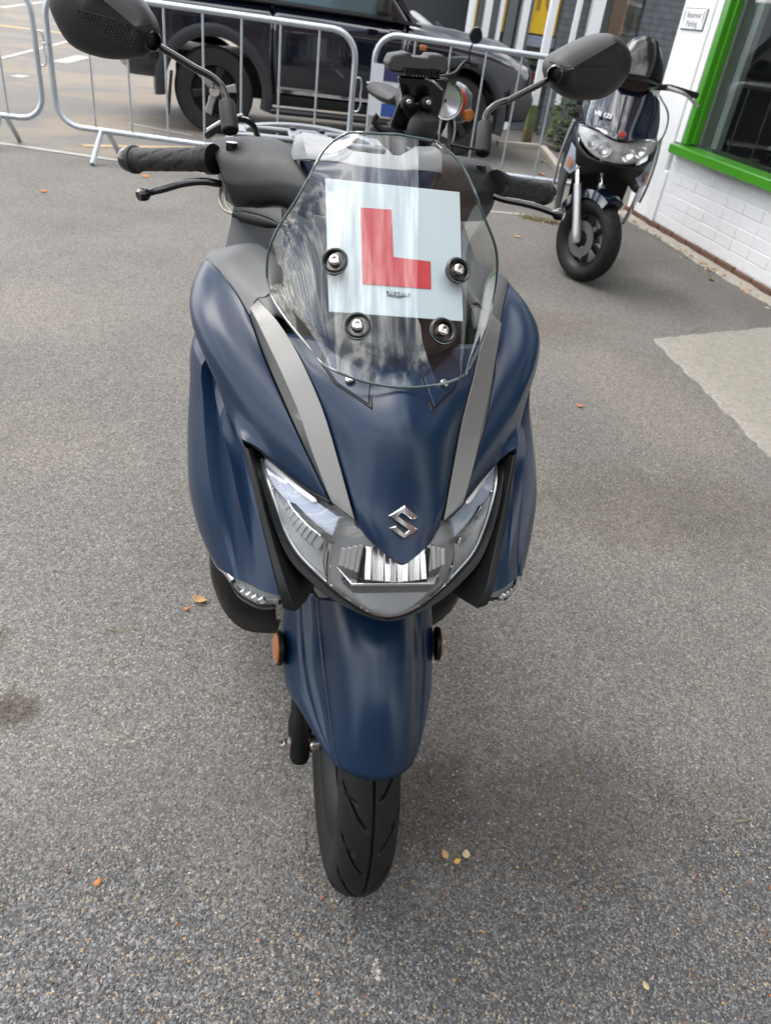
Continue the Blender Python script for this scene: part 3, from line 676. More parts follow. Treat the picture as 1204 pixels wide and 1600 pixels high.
# recessed pads with a small bolt under the screen
def small_bolt(parent, c, n, r, name='bolt', socket=True):
    c = np.array(c, float); n = np.array(n, float); n /= np.linalg.norm(n)
    prof = [(r * 1.0, -.002), (r * 1.0, .0006), (r * .95, r * .26), (r * .78, r * .44), (r * .52, r * .52), (r * .44, r * .52), (r * .42, r * .10), (r * .02, r * .08)]
    V, F = lathe(prof, c, n, 18); F = orient(V, F[:-2], np.array(c) - n * r)
    return obj(name, V, F, STEEL, parent, ang=30)
NS = np.array([0, -.72, .69])
from mathutils.bvhtree import BVHTree
HB = BVHTree.FromPolygons([Vector(tuple(v)) for v in V], F)
def on_hood(x, z):
    h = HB.ray_cast(Vector((x, -1.0, z)), Vector((0, 1, 0))); return np.array(h[0]), np.array(h[1])
for s in (1, -1):
    P = [on_hood(s * x, z)[0] for x, z in ((.026, .902), (.078, .9085), (.088, .899), (.072, .888), (.034, .881))]
    cen, nn = on_hood(s * .055, .894); nn = nn * (1 if nn[1] < 0 else -1)
    V2, F2 = prism([tuple(p + nn * .002) for p in P], tuple(-nn * .012)); pd = bev(obj('screen_pad', V2, F2, BLACK, hood), .0015, 2)
    V2, F2 = prism([tuple(cen + (p - cen) * .84 + nn * .0032) for p in P], tuple(-nn * .01)); bev(obj('pad_face', V2, F2, NAVY, hood), .001)
    small_bolt(hood, cen + nn * .0045, nn, .0056)

# --- grey strips: outer bevel facet and wide inner facet
SOs = [(.167, -.004, .910), (.150, -.061, .883), (.132, -.117, .860), (.114, -.165, .836), (.095, -.204, .810), (.077, -.237, .784)]
SIs = [(.158, .012, .926), (.136, -.040, .920), (.114, -.092, .903), (.105, -.117, .893), (.083, -.170, .857), (.072, -.203, .830), (.052, -.264, .776)]
so_, si_ = cr_spline(SOs, 16), cr_spline(SIs, 16)
rid = []
for i in range(16):
    k = .34 if i < 9 else .34 - .2 * (i - 9) / 6
    p = so_[i] * (1 - k) + si_[i] * k; q = np.array([p[0], p[1] + .6, p[2] - .1]); rid.append(tuple(p + np.array([.004, -.006, .005])))
lipi = [tuple(p + np.array([-.001, .012, -.008])) for p in si_]; lipo = [tuple(p + np.array([.001, .012, -.006])) for p in so_]
panel('trim_strip', [lipi, list(map(tuple, si_)), rid, list(map(tuple, so_)), lipo], STRIP, sc, nv=18, per=1, t=.003, cubic=False, ang=22)

# --- upper side fairing
HT = [(.080, -.236, .783), (.100, -.207, .780), (.127, -.172, .783), (.155, -.146, .794), (.177, -.138, .806)]
A_ = [tuple(p + np.array([.0025, .004, -.003])) for p in so_]
C_ = [(.234, .195, .910), (.246, .120, .899), (.242, .030, .881), (.227, -.018, .862), (.209, -.052, .835), (.191, -.094, .806), (.178, -.135, .804)]
B1 = [(.190, .060, .922), (.187, .005, .905), (.172, -.058, .881), (.151, -.110, .854), (.126, -.166, .819), (.106, -.201, .782)]
B2 = [(.2125, .118, .929), (.219, .055, .919), (.211, -.010, .899), (.191, -.064, .869), (.166, -.114, .837), (.148, -.146, .812), (.134, -.169, .787)]
B3 = [(.229, .166, .925), (.240, .095, .913), (.236, .018, .896), (.217, -.036, .873), (.195, -.077, .843), (.172, -.117, .816), (.159, -.146, .799)]
RET = [tuple(np.array(p) + np.array([-.009, .008, -.015])) for p in C_[:-1]] + [(.175, -.126, .797)]
RET2 = [tuple(np.array(p) + np.array([-.045, .045, -.045])) for p in C_[:-1]] + [(.160, -.09, .785)]
uf = panel('side_fairing', [A_, B1, B2, B3, C_, RET, RET2], NAVY, sc, nv=26, per=5, t=.003, ang=50)
# rear edge of the fairing turns back along the leg shield
BK = [(.215, .12, .927), (.236, .185, .915), (.244, .215, .885), (.243, .20, .83), (.235, .14, .80)]
BK2 = [(.190, .27, .915), (.205, .30, .905), (.215, .31, .875), (.215, .30, .80), (.21, .28, .74)]
panel('leg_shield_edge', [BK, BK2], NAVY, sc, nv=14, per=4, t=.004)

# grey shoulder cover between fairing and screen
SH0 = [(.1685, -.002, .909), (.187, .054, .921), (.2115, .117, .929), (.230, .170, .923)]
SH01 = [(.158, .016, .927), (.182, .070, .931), (.208, .130, .937), (.231, .182, .926)]
SH1 = [(.150, .012, .930), (.165, .090, .938), (.195, .155, .941), (.226, .195, .927)]
SH2 = [(.138, .030, .936), (.135, .140, .944), (.165, .205, .944), (.216, .232, .921)]
SH3 = [(.126, .035, .920), (.120, .165, .930), (.155, .235, .930), (.205, .25, .905)]
panel('shoulder_cover', [SH0, SH01, SH1, SH2, SH3], GREYP, sc, nv=14, per=4, t=.003, ang=30)

panel('strip_corner_cover', [[(.1580, .0135, .9260), (.1490, -.010, .9225), (.1405, -.030, .9195)], [(.147, .022, .932), (.141, .000, .926), (.135, -.022, .9185)], [(.130, .034, .930), (.128, .010, .922), (.126, -.015, .912)]], GREYP, sc, nv=8, per=3, t=.002, bev=0)
# --- lower side panel with two pressed scoops
LPI = [(.176, -.137, .799), (.165, -.170, .766), (.155, -.202, .733), (.144, -.235, .701), (.132, -.267, .667)]
def lp(t0, t1, pts): return pts
l1 = [(.183, -.115, .803), (.172, -.158, .770), (.161, -.196, .735), (.150, -.229, .702), (.143, -.262, .666)]
g2a = [(.188, -.085, .800), (.180, -.137, .768), (.170, -.185, .732), (.162, -.220, .700), (.156, -.253, .665)]
g2b = [(.199, -.083, .806), (.190, -.140, .773), (.177, -.189, .734), (.165, -.221, .700), (.159, -.250, .665)]
m2 = [(.203, -.060, .802), (.197, -.118, .768), (.187, -.172, .728), (.177, -.209, .693), (.170, -.240, .664)]
g1a = [(.214, .004, .830), (.210, -.030, .797), (.206, -.085, .760), (.199, -.145, .720), (.188, -.190, .685), (.180, -.229, .661)]
g1b = [(.2285, .004, .838), (.227, -.030, .804), (.222, -.088, .765), (.211, -.150, .722), (.195, -.192, .685), (.184, -.226, .660)]
o1 = [(.237, .042, .845), (.240, .002, .795), (.2405, -.050, .752), (.231, -.120, .710), (.213, -.170, .676), (.196, -.208, .655)]
o2 = [(.2405, .085, .850), (.2475, .030, .790), (.2500, -.015, .728), (.243, -.085, .685), (.227, -.137, .655), (.207, -.185, .645)]
o3 = [(.239, .130, .840), (.2465, .080, .760), (.246, .02, .680), (.238, -.05, .650), (.224, -.105, .632), (.207, -.160, .631)]
o4 = [(.230, .170, .80), (.236, .11, .72), (.230, .04, .655), (.222, -.03, .63), (.209, -.085, .615), (.195, -.14, .62)]
def lpanel():
    tuck = lambda c: [tuple(np.array(c[0]) + np.array([-.030, .022, .026]))] + list(c)
    G2b, M2, G1a, G1b, O1, O2, O3, O4 = [tuck(c) for c in (g2b, m2, g1a, g1b, o1, o2, o3, o4)]
    c1 = loft([LPI, l1, g2a], 22, 2)[0].reshape(22, -1, 3); c2 = loft([G2b, M2, G1a], 22, 3)[0].reshape(22, -1, 3); c3 = loft([G1b, O1, O2, O3, O4], 22, 4)[0].reshape(22, -1, 3)
    G = np.concatenate([c1, c2, c3], axis=1); nr, nc = G.shape[:2]
    lipc = G[:, :1] + np.array([-.004, .016, -.004]); G = np.concatenate([lipc, G], axis=1); nc += 1
    V = G.reshape(-1, 3)
    # bottom return
    bot = V[(nr - 1) * nc:] + np.array([-.006, .014, -.004]); V = np.vstack([V, bot]); nr += 1
    F = grid_faces(nr, nc)
    for s in (1, -1):
        W = V * np.array([s, 1, 1]); shell(obj('lower_side_panel', W, orient(W, F, BREF), NAVY, sc, ang=13), .003, 0)
lpanel()
panel('side_inner_panel', [[(.200, .16, .89), (.203, .04, .865), (.190, -.03, .842), (.166, -.095, .806)], [(.222, .16, .80), (.218, .04, .775), (.196, -.05, .752), (.160, -.12, .742)]], BLACK, sc, nv=10, per=2, t=.003, bev=0)

# --- headlamp
LT = [(.153, -.135, .778), (.127, -.167, .772), (.100, -.206, .7715), (.073, -.242, .7715), (.050, -.266, .769), (.025, -.288, .760), (0, -.300, .752)]
LB = [(.1525, -.138, .775), (.146, -.168, .764), (.136, -.193, .744), (.1255, -.212, .721), (.110, -.233, .702), (.089, -.250, .687), (.065, -.2665, .6725), (.045, -.2775, .662), (.025, -.2845, .6525), (.010, -.287, .648), (0, -.2873, .647)]
def lamp_pts(ns=30, nt=8, inset=0.0, push=0.0, bulge=.010):
    T = cr_spline(LT, ns); B = cr_spline(LB, ns); G = []
    for i in range(ns):
        row = []
        for j in range(nt):
            t = j / (nt - 1); tt = inset + t * (1 - 2 * inset)
            p = T[i] * (1 - tt) + B[i] * tt; w = min(1.0, np.linalg.norm(T[i] - B[i]) / .05)
            b = 4 * tt * (1 - tt) * bulge * w
            row.append(p + np.array([.35, -.85, -.1]) * b + np.array([0, push, 0]))
        G.append(row)
    return np.array(G)
hl = part_empty('headlamp', sc, (0, -.24, .72))
def both_grid(G):
    ns, nt = G.shape[:2]; R1 = G; L1 = G[::-1][1:] * np.array([-1, 1, 1]); H = np.concatenate([R1, L1], 0); return H.reshape(-1, 3), grid_faces(len(H), nt)
V, F = both_grid(lamp_pts(40, 9)); o = obj('lens', V, orient(V, F, BREF), LENS, hl, ang=60)
def lamp_at(s, t, push=.0, bulge=.010):
    """s 0 at the outer tip .. 1 at the middle, t 0 at the top .. 1 at the bottom"""
    T = cr_spline(LT, 61)[int(round(s * 60))]; B = cr_spline(LB, 61)[int(round(s * 60))]
    p = T * (1 - t) + B * t; w = min(1.0, np.linalg.norm(T - B) / .05)
    return p + np.array([.35, -.85, -.1]) * 4 * t * (1 - t) * bulge * w + np.array([0, push, 0])
# housing behind the lens with fine ribs
RIB = bpy.data.materials.new('ribbed lamp housing'); RIB.use_nodes = True
nt_ = RIB.node_tree; b_ = nt_.nodes['Principled BSDF']; b_.inputs['Base Color'].default_value = (.72, .73, .725, 1); b_.inputs['Metallic'].default_value = .30; b_.inputs['Roughness'].default_value = .20
tc_ = nt_.nodes.new('ShaderNodeTexCoord'); wv = nt_.nodes.new('ShaderNodeTexWave'); wv.inputs['Scale'].default_value = 300; wv.bands_direction = 'Z'
wv2 = nt_.nodes.new('ShaderNodeTexWave'); wv2.inputs['Scale'].default_value = 300; wv2.bands_direction = 'X'
ad = nt_.nodes.new('ShaderNodeMath'); ad.operation = 'ADD'; bp_ = nt_.nodes.new('ShaderNodeBump'); bp_.inputs['Distance'].default_value = .0012; bp_.inputs['Strength'].default_value = .8
for w_, i in ((wv, 0), (wv2, 1)): nt_.links.new(tc_.outputs['Object'], w_.inputs[0]); nt_.links.new(w_.outputs['Color'], ad.inputs[i])
nt_.links.new(ad.outputs[0], bp_.inputs['Height']); nt_.links.new(bp_.outputs[0], b_.inputs['Normal'])
G = lamp_pts(40, 9, push=0, bulge=.004) * np.array([.985, 1, 1]); tt_ = np.linspace(0, 1, 9); G[:, :, 1] += (.024 - .019 * np.clip((tt_ - .55) / .45, 0, 1) ** 1.2)[None]
sk = [[p + np.array([0, d_, 0]) for p in cr_spline(LB, 40)] for d_ in (.003, .009)]
V, F = both_grid(np.stack([np.array(sk[0]), np.array(sk[1])], 1)); obj('lamp_skirt', V, F, RIB, hl, ang=60)
V, F = both_grid(G); obj('lamp_housing', V, orient(V, F, BREF), RIB, hl, ang=60)
# milky light guides along the upper edge and the bright bar above them
for s in (1, -1):
    top, lo = [], []
    for i in range(34):
        q = .03 + .60 * i / 33
        Tp = lamp_at(q, .05, .006); Lo = lamp_at(q, 1.0 if q < .12 else min(1.0, .30 + max(0, (.36 - q)) * 1.9), .006)
        top.append(Tp); lo.append(Lo)
    V = []; 
    for a, b in zip(top, lo):
        for k in range(4): V.append((a * (1 - k / 3) + b * k / 3) * np.array([s, 1, 1]))
    F = orient(V, grid_faces(34, 4), BREF); shell(obj('light_guide', V, F, LGUIDE, hl, ang=60), .005, .0008)
    bar = [lamp_at(.03 + .44 * i / 20, .035, .004) * np.array([s, 1, 1]) + np.array([0, -.001, .000]) for i in range(21)]
    V, F = tube(bar, np.r_[.001, np.full(19, .0036), .001], 8); obj('bright_bar', V, F, mat('bright lamp bar', (.86, .88, .90), .15, .3, coat=.5) if 'bright lamp bar' not in MATS else MATS['bright lamp bar'], hl)
    # chrome rim of the side bowl, and reflector
    ring = [lamp_at(.18, .75), lamp_at(.24, .48), lamp_at(.36, .43), lamp_at(.50, .42), lamp_at(.60, .43), lamp_at(.64, .75), lamp_at(.66, .97), lamp_at(.56, .965), lamp_at(.44, .965), lamp_at(.32, .96), lamp_at(.23, .93)]
    ring = [(p + np.array([0, .010, 0])) * np.array([s, 1, 1]) for p in ring]
    V, F = tube(cr_spline(ring, 60, True), .0016, 6, closed=True); obj('bowl_rim', V, F, CHROME, hl)
    # vertical reflector fins inside the side bowl
    fb = MB()
    for i in range(9):
        q0 = .27 + .036 * i; q1 = q0 + .034
        a, b = lamp_at(q0, .46, .016), lamp_at(q1, .46, .010); c2, d = lamp_at(q1, .80 - .02 * abs(i - 4), .020), lamp_at(q0, .80 - .02 * abs(i - 4), .024)
        P = [p * np.array([s, 1, 1]) for p in (a, b, c2, d)]
        fb.add([tuple(p) for p in P], orient(P, [(0, 1, 2, 3)], BREF))
    shell(fb.obj('reflector', MATS['satin reflector'] if 'satin reflector' in MATS else mat('satin reflector', (.62, .63, .63), .25, .6), hl, smooth=False), .003, .0006)
    # divider between side and middle lamp
    dv = [lamp_at(.635, .36, .002), lamp_at(.655, .60, .003), lamp_at(.685, .98, .002)]
    V, F = tube([p * np.array([s, 1, 1]) for p in cr_spline(dv, 12)], .0028, 6); obj('divider', V, F, CHROME, hl)
    V, F = tube([lamp_at(q, .985, .002) * np.array([s, 1, 1]) for q in np.linspace(.70, 1.0, 12)], .0016, 6); obj('lower_trim', V, F, CHROME, hl)
# middle lamp: chrome block with upright facets over a dark shelf
mb = MB()
for i in range(10):
    x0 = -.036 + i * .0072; x1 = x0 + .0071; yb = -.271 - .006 * (1 - abs(i - 4.5) / 5)
    V, F = box(((x0 + x1) / 2, yb, .720), (.0071, .012, .040), rz=(.05 if i % 2 else -.04) + .03 * (i - 4.5) / 4.5, rx=-.66 + .02 * ((i * 5) % 3)); mb.add(V, F)
bev(mb.obj('reflector', REFL, hl, smooth=False), .0007)
V, F = prism([(-.066, -.252, .6995), (-.050, -.281, .6955), (.050, -.281, .6955), (.066, -.252, .6995)], (0, 0, -.004)); bev(obj('reflector_shelf', V, F, REFL, hl), .001)
V, F = prism([(-.060, -.2725, .6905), (.060, -.2725, .6905), (.046, -.276, .678), (-.046, -.276, .678)], (0, .01, 0)); obj('lamp_recess', V, F, DKREFL, hl)
V, F = rings([[(-.046, -.2765, .677), (.046, -.2765, .677), (.046, -.24, .677), (-.046, -.24, .677)], [(-.026, -.280, .655), (.026, -.280, .655), (.026, -.25, .655), (-.026, -.25, .655)]]); obj('lower_reflector', V, F, RIB, hl)
for s in (1, -1):
    pm = MB()
    for i in range(4):
        x0 = .0385 + i * .0062; V, F = box((s * (x0 + .003), -.2655 + i * .0022, .722 - i * .001), (.0061, .004, .034 - i * .004), rz=s * .34, rx=-.30 - .05 * (i % 2)); pm.add(V, F)
    bev(pm.obj('side_reflector', MATS['satin reflector'], hl, smooth=False), .0005)
    P = [np.array(p) * np.array([s, 1, 1]) for p in ((.037, -.2745, .739), (.0395, -.2735, .739), (.043, -.2755, .700), (.037, -.2770, .700))]
    V, F = prism(P, (0, .006, 0)); obj('lamp_cheek', V, F, BLACK, hl)
# chrome rim round the whole lens
edge = cr_spline(LB, 40); pth = [tuple(p * np.array([1, 1, 1]) + np.array([0, .003, 0])) for p in edge]; pth = pth + [(-x, y, z) for x, y, z in reversed(pth[:-1])]
V, F = tube(pth, .0022, 6); obj('lens_rim', V, F, mat('grey lens rim', (.42, .43, .43), .2, .7), hl)

# --- dark bezel round the headlamp
bz0 = [tuple(p + np.array([.001, .001, -.001])) for p in LB]
bz1 = [(.160, -.138, .782), (.153, -.172, .765), (.143, -.200, .742), (.1325, -.220, .717), (.117, -.241, .696), (.095, -.258, .680), (.070, -.273, .666), (.045, -.284, .6565), (.025, -.2885, .6487), (.010, -.2903, .6450), (0, -.2906, .6444)]
bz2 = [(.168, -.125, .789), (.158, -.155, .765), (.147, -.18, .740), (.135, -.20, .713), (.119, -.218, .690), (.097, -.235, .673), (.072, -.250, .659), (.046, -.260, .650), (.025, -.264, .641), (.010, -.265, .637), (0, -.265, .636)]
bz3 = [(.172, -.10, .79), (.155, -.12, .76), (.143, -.14, .735), (.131, -.16, .706), (.115, -.175, .68), (.095, -.19, .662), (.072, -.205, .65), (.046, -.215, .64), (.025, -.219, .633), (.010, -.22, .629), (0, -.22, .628)]
V, F, nr, nc = loft([bz0, bz1, bz2, bz3], 40, 3)
W = np.vstack([V, V * np.array([-1, 1, 1])]); F2 = F + grid_faces(nr, nc, off=len(V))
F1 = orient(V, F, np.array([.04, -.15, .74])); FM = orient(V * np.array([-1, 1, 1]), F, np.array([-.04, -.15, .74]))
shell(obj('headlamp_bezel', W, F1 + [tuple(i + len(V) for i in f) for f in FM], PLAST, sc, ang=50), .003, 0)
# grey cheek between bezel and lower panel
ck0 = [(.1745, -.137, .798), (.1635, -.171, .765), (.1535, -.203, .732), (.1425, -.236, .700), (.1305, -.268, .667), (.127, -.270, .652)]
ck1 = [(.170, -.144, .794), (.157, -.181, .760), (.146, -.211, .727), (.133, -.244, .695), (.119, -.274, .664), (.114, -.276, .650)]
ck2 = [(.166, -.130, .790), (.152, -.16, .755), (.139, -.19, .722), (.125, -.222, .689), (.106, -.245, .657), (.10, -.25, .643)]
ck3 = [(.16, -.10, .785), (.145, -.12, .75), (.13, -.15, .715), (.112, -.18, .68), (.09, -.20, .65), (.085, -.21, .635)]
panel('headlamp_cheek', [ck0, ck1, ck2, ck3], PLAST, sc, nv=16, per=2, t=.003, cubic=False, ang=30)
# black soffit above the headlamp, under the fairing edge
sf0 = [(.079, -.238, .781), (.100, -.209, .778), (.127, -.174, .781), (.155, -.147, .792), (.174, -.139, .803)]
sf1 = [(.074, -.232, .772), (.100, -.200, .772), (.127, -.162, .773), (.150, -.132, .780), (.168, -.125, .792)]
panel('headlamp_soffit', [sf0, sf1], BLACK, sc, nv=12, per=1, t=.003)

# --- indicators at the foot of the lower panels
for s in (1, -1):
    M_ = np.array([s, 1, 1])
    ind = part_empty('indicator', sc, (s * .16, -.25, .65))
    top = [(.133, -.268, .663), (.150, -.263, .661), (.168, -.246, .658), (.184, -.226, .656), (.187, -.214, .654)]
    botm = [(.131, -.270, .650), (.150, -.267, .645), (.168, -.252, .641), (.181, -.236, .640), (.186, -.224, .642)]
    out = [tuple(np.array(a) * .5 + np.array(b) * .5 + np.array([.002, -.005, 0])) for a, b in zip(top, botm)]
    V, F, nr, nc = loft([top, out, botm], 16, 4); V = V * M_; obj('lens', V, orient(V, F, BREF), LENS, ind)
    V, F, nr, nc = loft([top, botm], 12, 2); V = (V + np.array([-.002, .012, 0])) * M_; shell(obj('reflector', V, orient(V, F, BREF), RIB, ind), .003, 0)
    mbx = MB()
    for i in range(4):
        p = np.array(cr_spline(botm, 9)[2 + i]) * .5 + np.array(cr_spline(top, 9)[2 + i]) * .5 + np.array([0, .006, 0]); V, F = lathe([(.0015, -.006), (.006, 0), (.0045, .003), (.001, .003)], p * M_, (s * .3, -.9, .1), 4); mbx.add(V, F)
    mbx.obj('facet', REFL, ind, smooth=False)
    ch = [(.184, -.222, .6515), (.192, -.205, .652), (.204, -.180, .6445), (.214, -.145, .6385), (.221, -.10, .636)]
    V, F = tube([np.array(p) * M_ for p in cr_spline(ch, 16)], np.linspace(.0065, .0022, 16), 8); obj('chrome_tail', V, F, CHROME, ind)
# belly below the indicators
bl = [
 [(.127, -.262, .649), (.156, -.258, .643), (.180, -.230, .641), (.198, -.190, .6405), (.214, -.145, .637), (.222, -.08, .64)],
 [(.126, -.10, .612), (.155, -.10, .604), (.180, -.085, .598), (.199, -.065, .597), (.215, -.040, .597), (.224, .0, .60)],
 [(.122, -.045, .56), (.160, -.04, .55), (.186, -.03, .545), (.204, -.015, .545), (.218, .005, .55), (.226, .03, .56)],
 [(0.1120,0.0200,0.3260), (0.1660,0.0200,0.3350), (0.1980,0.0200,0.3710), (0.2150,0.0300,0.4080), (0.2240,0.0350,0.4460), (.226, .06, .52)],
 [(.10, .10, .28), (.14, .10, .28), (.17, .10, .29), (.19, .10, .32), (.20, .12, .36), (.21, .15, .42)]]
panel('belly_cover', bl, BLACK, sc, nv=14, per=3, t=.004)

# --- front mudguard
fm = [(0, -.205, .605), (0, -.236, .594), (0, -.275, .576), (0, -.300, .554), (0, -.325, .528), (0, -.345, .497), (0, -.361, .468), (0, -.373, .446)]
f1 = [(.040, -.192, .595), (.040, -.222, .583), (.0385, -.262, .563), (.037, -.288, .541), (.0355, -.314, .515), (.034, -.337, .485), (.032, -.353, .460), (.029, -.363, .442)]
fc = [(.0715, -.150, .560), (.070, -.170, .545), (.068, -.197, .527), (.0645, -.240, .502), (.060, -.280, .476), (.0565, -.315, .454), (.053, -.333, .444), (.048, -.345, .436)]
fd = [(.079, -.121, .550), (.077, -.143, .531), (.0752, -.172, .511), (.0714, -.221, .479), (.0652, -.268, .456), (.060, -.308, .443), (.055, -.328, .437), (.0485, -.3435, .434)]
fe = [(.090, -.115, .550), (.091, -.135, .529), (.091, -.161, .503), (.087, -.205, .469), (.0775, -.253, .452), (.066, -.300, .4395), (.0575, -.325, .4345), (.049, -.342, .4325)]
fg = [(.101, -.110, .540), (.105, -.128, .513), (.107, -.150, .480), (.104, -.188, .449), (.090, -.240, .444), (.073, -.290, .4365), (.061, -.320, .432), (.0495, -.3405, .431)]
fh = [(.108, -.105, .525), (.114, -.118, .490), (.116, -.140, .452), (.110, -.183, .418), (.094, -.236, .428), (.075, -.288, .431), (.062, -.319, .430), (.050, -.340, .430)]
fi = [(.102, -.085, .51), (.108, -.092, .475), (.110, -.110, .438), (.104, -.160, .408), (.088, -.222, .419), (.070, -.278, .424), (.058, -.312, .425), (.047, -.335, .427)]
c1 = loft(full([fm, f1, fc]), 30, 6)[0].reshape(30, -1, 3)
sdr = loft([fc, fd, fe], 30, 3)[0].reshape(30, -1, 3); sdq = loft([fe, fg, fh, fi], 30, 3)[0].reshape(30, -1, 3)
V = []; F = []
for Gx in (c1, sdr, sdr * np.array([-1, 1, 1]), sdq, sdq * np.array([-1, 1, 1])):
    Vx = Gx.reshape(-1, 3); F += [tuple(i + len(V) for i in f) for f in orient(Vx, grid_faces(Gx.shape[0], Gx.shape[1]), np.array([0, -.15, .3]))]; V += list(map(tuple, Vx))
fen = shell(obj('front_mudguard', V, F, NAVY, sc, ang=40), .003, 0)
for s in (1, -1):
    c = np.array([s * .1195, -.150, .462]); ax = np.array([s * .993, -.10, .06])
    V, F = lathe([(.022, -.004), (.0255, -.002), (.0255, .0035), (.023, .0045)], c, ax, 24); W = [(x, y, z) for x, y, z in V]
    hold = obj('reflector_holder', W, F, BLACK, fen)
    V, F = lathe([(.0225, .003), (.0225, .0055), (.019, .008), (.008, .009)], c, ax, 24); obj('amber_reflector', V, F, AMBER, fen)

# --- front wheel
WC = np.array([.006, -.146, .234]); WR = .234
fwh = part_empty('front_wheel', sc, WC)
def tyre(parent, c, R, wid, hgt, grooves=True, nseg=900, steer=0.0):
    # section: angle around the tube
    sec = []
    hw = wid / 2
    sec = [(-hw * .62, R - hgt), (-hw * .80, R - hgt * .90), (-hw * .97, R - hgt * .68), (-hw, R - hgt * .53)]
    sec += [(-hw * .985, R - hgt * .45)]
    nT = 70
    for i in range(nT + 1):
        a = -1 + 2 * i / nT; sec.append((hw * .965 * math.sin(a * R_(84)) / math.sin(R_(84)), R - hgt * .40 * (1 - math.cos(a * R_(84))) / (1 - math.cos(R_(84)))))
    sec += [(hw * .985, R - hgt * .45), (hw, R - hgt * .53), (hw * .97, R - hgt * .68), (hw * .80, R - hgt * .90), (hw * .62, R - hgt)]
    sec = np.array(sec); ns = len(sec); V = np.zeros((nseg, ns, 3))
    th = np.linspace(0, 2 * math.pi, nseg, endpoint=False)
    for j, (x, r) in enumerate(sec):
        dep = np.zeros(nseg)
        if grooves and 5 <= j <= 5 + nT:
            u = x / hw
            g0 = math.exp(-(u / .036) ** 2) * .0065; dep += g0
            for s in (1, -1):
                for ph, k0, k1, w in ((0.0, .14, .95, .85), (.45, .50, 1.0, .25)):
                    uu = u * s
                    if k0 < uu < k1:
                        t = (uu - k0) / (k1 - k0)
                        off = (ph + (0.5 if s < 0 else 0) + w * t ** 1.5 * (1.0 if k0 < .3 else 1)) 
                        cell = (th / (2 * math.pi) * 17 + off) % 1.0
                        dd = np.minimum(cell, 1 - cell) * 2 * math.pi * R / 17
                        dep = np.maximum(dep, np.exp(-(dd / .0030) ** 4) * .0065 * min(1, t * 9, (1 - t) * 9))
        rr = r - dep
        V[:, j] = np.stack([np.full(nseg, x), np.cos(th) * rr, np.sin(th) * rr], 1)
    V = V.reshape(-1, 3)
    if steer: cs, sn = math.cos(steer), math.sin(steer); V = np.stack([V[:, 0] * cs - V[:, 1] * sn, V[:, 0] * sn + V[:, 1] * cs, V[:, 2]], 1)
    V = V + c
    F = [(i * ns + j, i * ns + j + 1, ((i + 1) % nseg) * ns + j + 1, ((i + 1) % nseg) * ns + j) for i in range(nseg) for j in range(ns - 1)]
    F = [tuple(reversed(f)) for f in F]
    return obj('tyre', V, F, RUBBER, parent, ang=60)
def alloy(parent, c, R, wid, spokes=5, m=BLACK, hub_r=.04, sp_w=.03, spiral=0.25, base='rim'):
    c = np.array(c, float); hw = wid / 2
    prof = [(R, -hw), (R + .004, -hw + .002), (R + .003, -hw + .008), (R - .012, -hw + .012), (R - .018, -hw * .3), (R - .018, hw * .3), (R - .012, hw - .012), (R + .003, hw - .008), (R + .004, hw - .002), (R, hw), (R - .006, hw - .002), (R - .024, hw * .3), (R - .024, -hw * .3), (R - .006, -hw + .002)]
    V, F = lathe(prof, c, (1, 0, 0), 56, True); rim = obj(base, V, orient(V, F, c) if False else F, m, parent, ang=35)
    V, F = lathe([(hub_r * .5, -hw * .9), (hub_r, -hw * .8), (hub_r, hw * .8), (hub_r * .5, hw * .9)], c, (1, 0, 0), 24); obj('hub', V, F, m, parent)
    for k in range(spokes):
        a = 2 * math.pi * k / spokes + .3; R1 = []
        for t in np.linspace(0, 1, 6):
            r = hub_r * .8 + (R - .018 - hub_r * .8) * t; aa = a + spiral * t; w = sp_w * (1 - .35 * t); th_ = hw * (.55 - .2 * t)
            ctr = np.array([0, math.cos(aa) * r, math.sin(aa) * r]); tn = np.array([0, -math.sin(aa), math.cos(aa)])
            R1.append([c + ctr + tn * w / 2 * i + np.array([th_ * j, 0, 0]) for i, j in ((-1, -.6), (-.6, -1), (.6, -1), (1, -.6), (1, .6), (.6, 1), (-.6, 1), (-1, .6))])
        V, F = rings(R1); obj('spoke', V, F, m, parent)
    return rim
tyre(fwh, WC, WR, .090, .084, True)
alloy(fwh, WC, .154, .066, 5, BLACK)
V, F = tube([WC + np.array([-.115, 0, 0]), WC + np.array([.115, 0, 0])], .007, 12); ax = obj('axle', V, F, STEEL, fwh)
for s in (-1, 1):
    V, F = lathe([(.0105, -.005), (.0105, .005), (.0075, .0065)], WC + np.array([s * .104, 0, 0]), (s, 0, 0), 6); obj('axle_nut', V, F, STEEL, fwh, ang=20)
    V, F = lathe([(.013, -.009), (.0155, -.006), (.0155, .006), (.013, .009)], WC + np.array([s * .058, 0, 0]), (1, 0, 0), 20); obj('wheel_spacer', V, F, STEEL, fwh)
ud = np.array([0, .41, .912])
for s in (-1, 1):
    b0 = WC + np.array([s * .083, -.012, -.030])
    P = [b0 + ud * t for t in (0, .008, .03, .05, .075, .09, .14, .24, .40)]
    V, F = tube(P, [.013, .0165, .0175, .020, .020, .0165, .0155, .0165, .0165], 18)
    fl = obj('fork_leg', V, F, BLACK, sc, ang=40)
    V, F = box(tuple(WC + np.array([s * .083, .018, .03])), (.02, .03, .06), rx=-.4); bev(obj('caliper_lug', V, F, BLACK, fl), .004)
# brake caliper on the camera-left leg
V, F = box(tuple(WC + np.array([-.062, .075, .075])), (.04, .055, .10), rx=-.5); bev(obj('brake_caliper', V, F, BLACK, sc), .008)

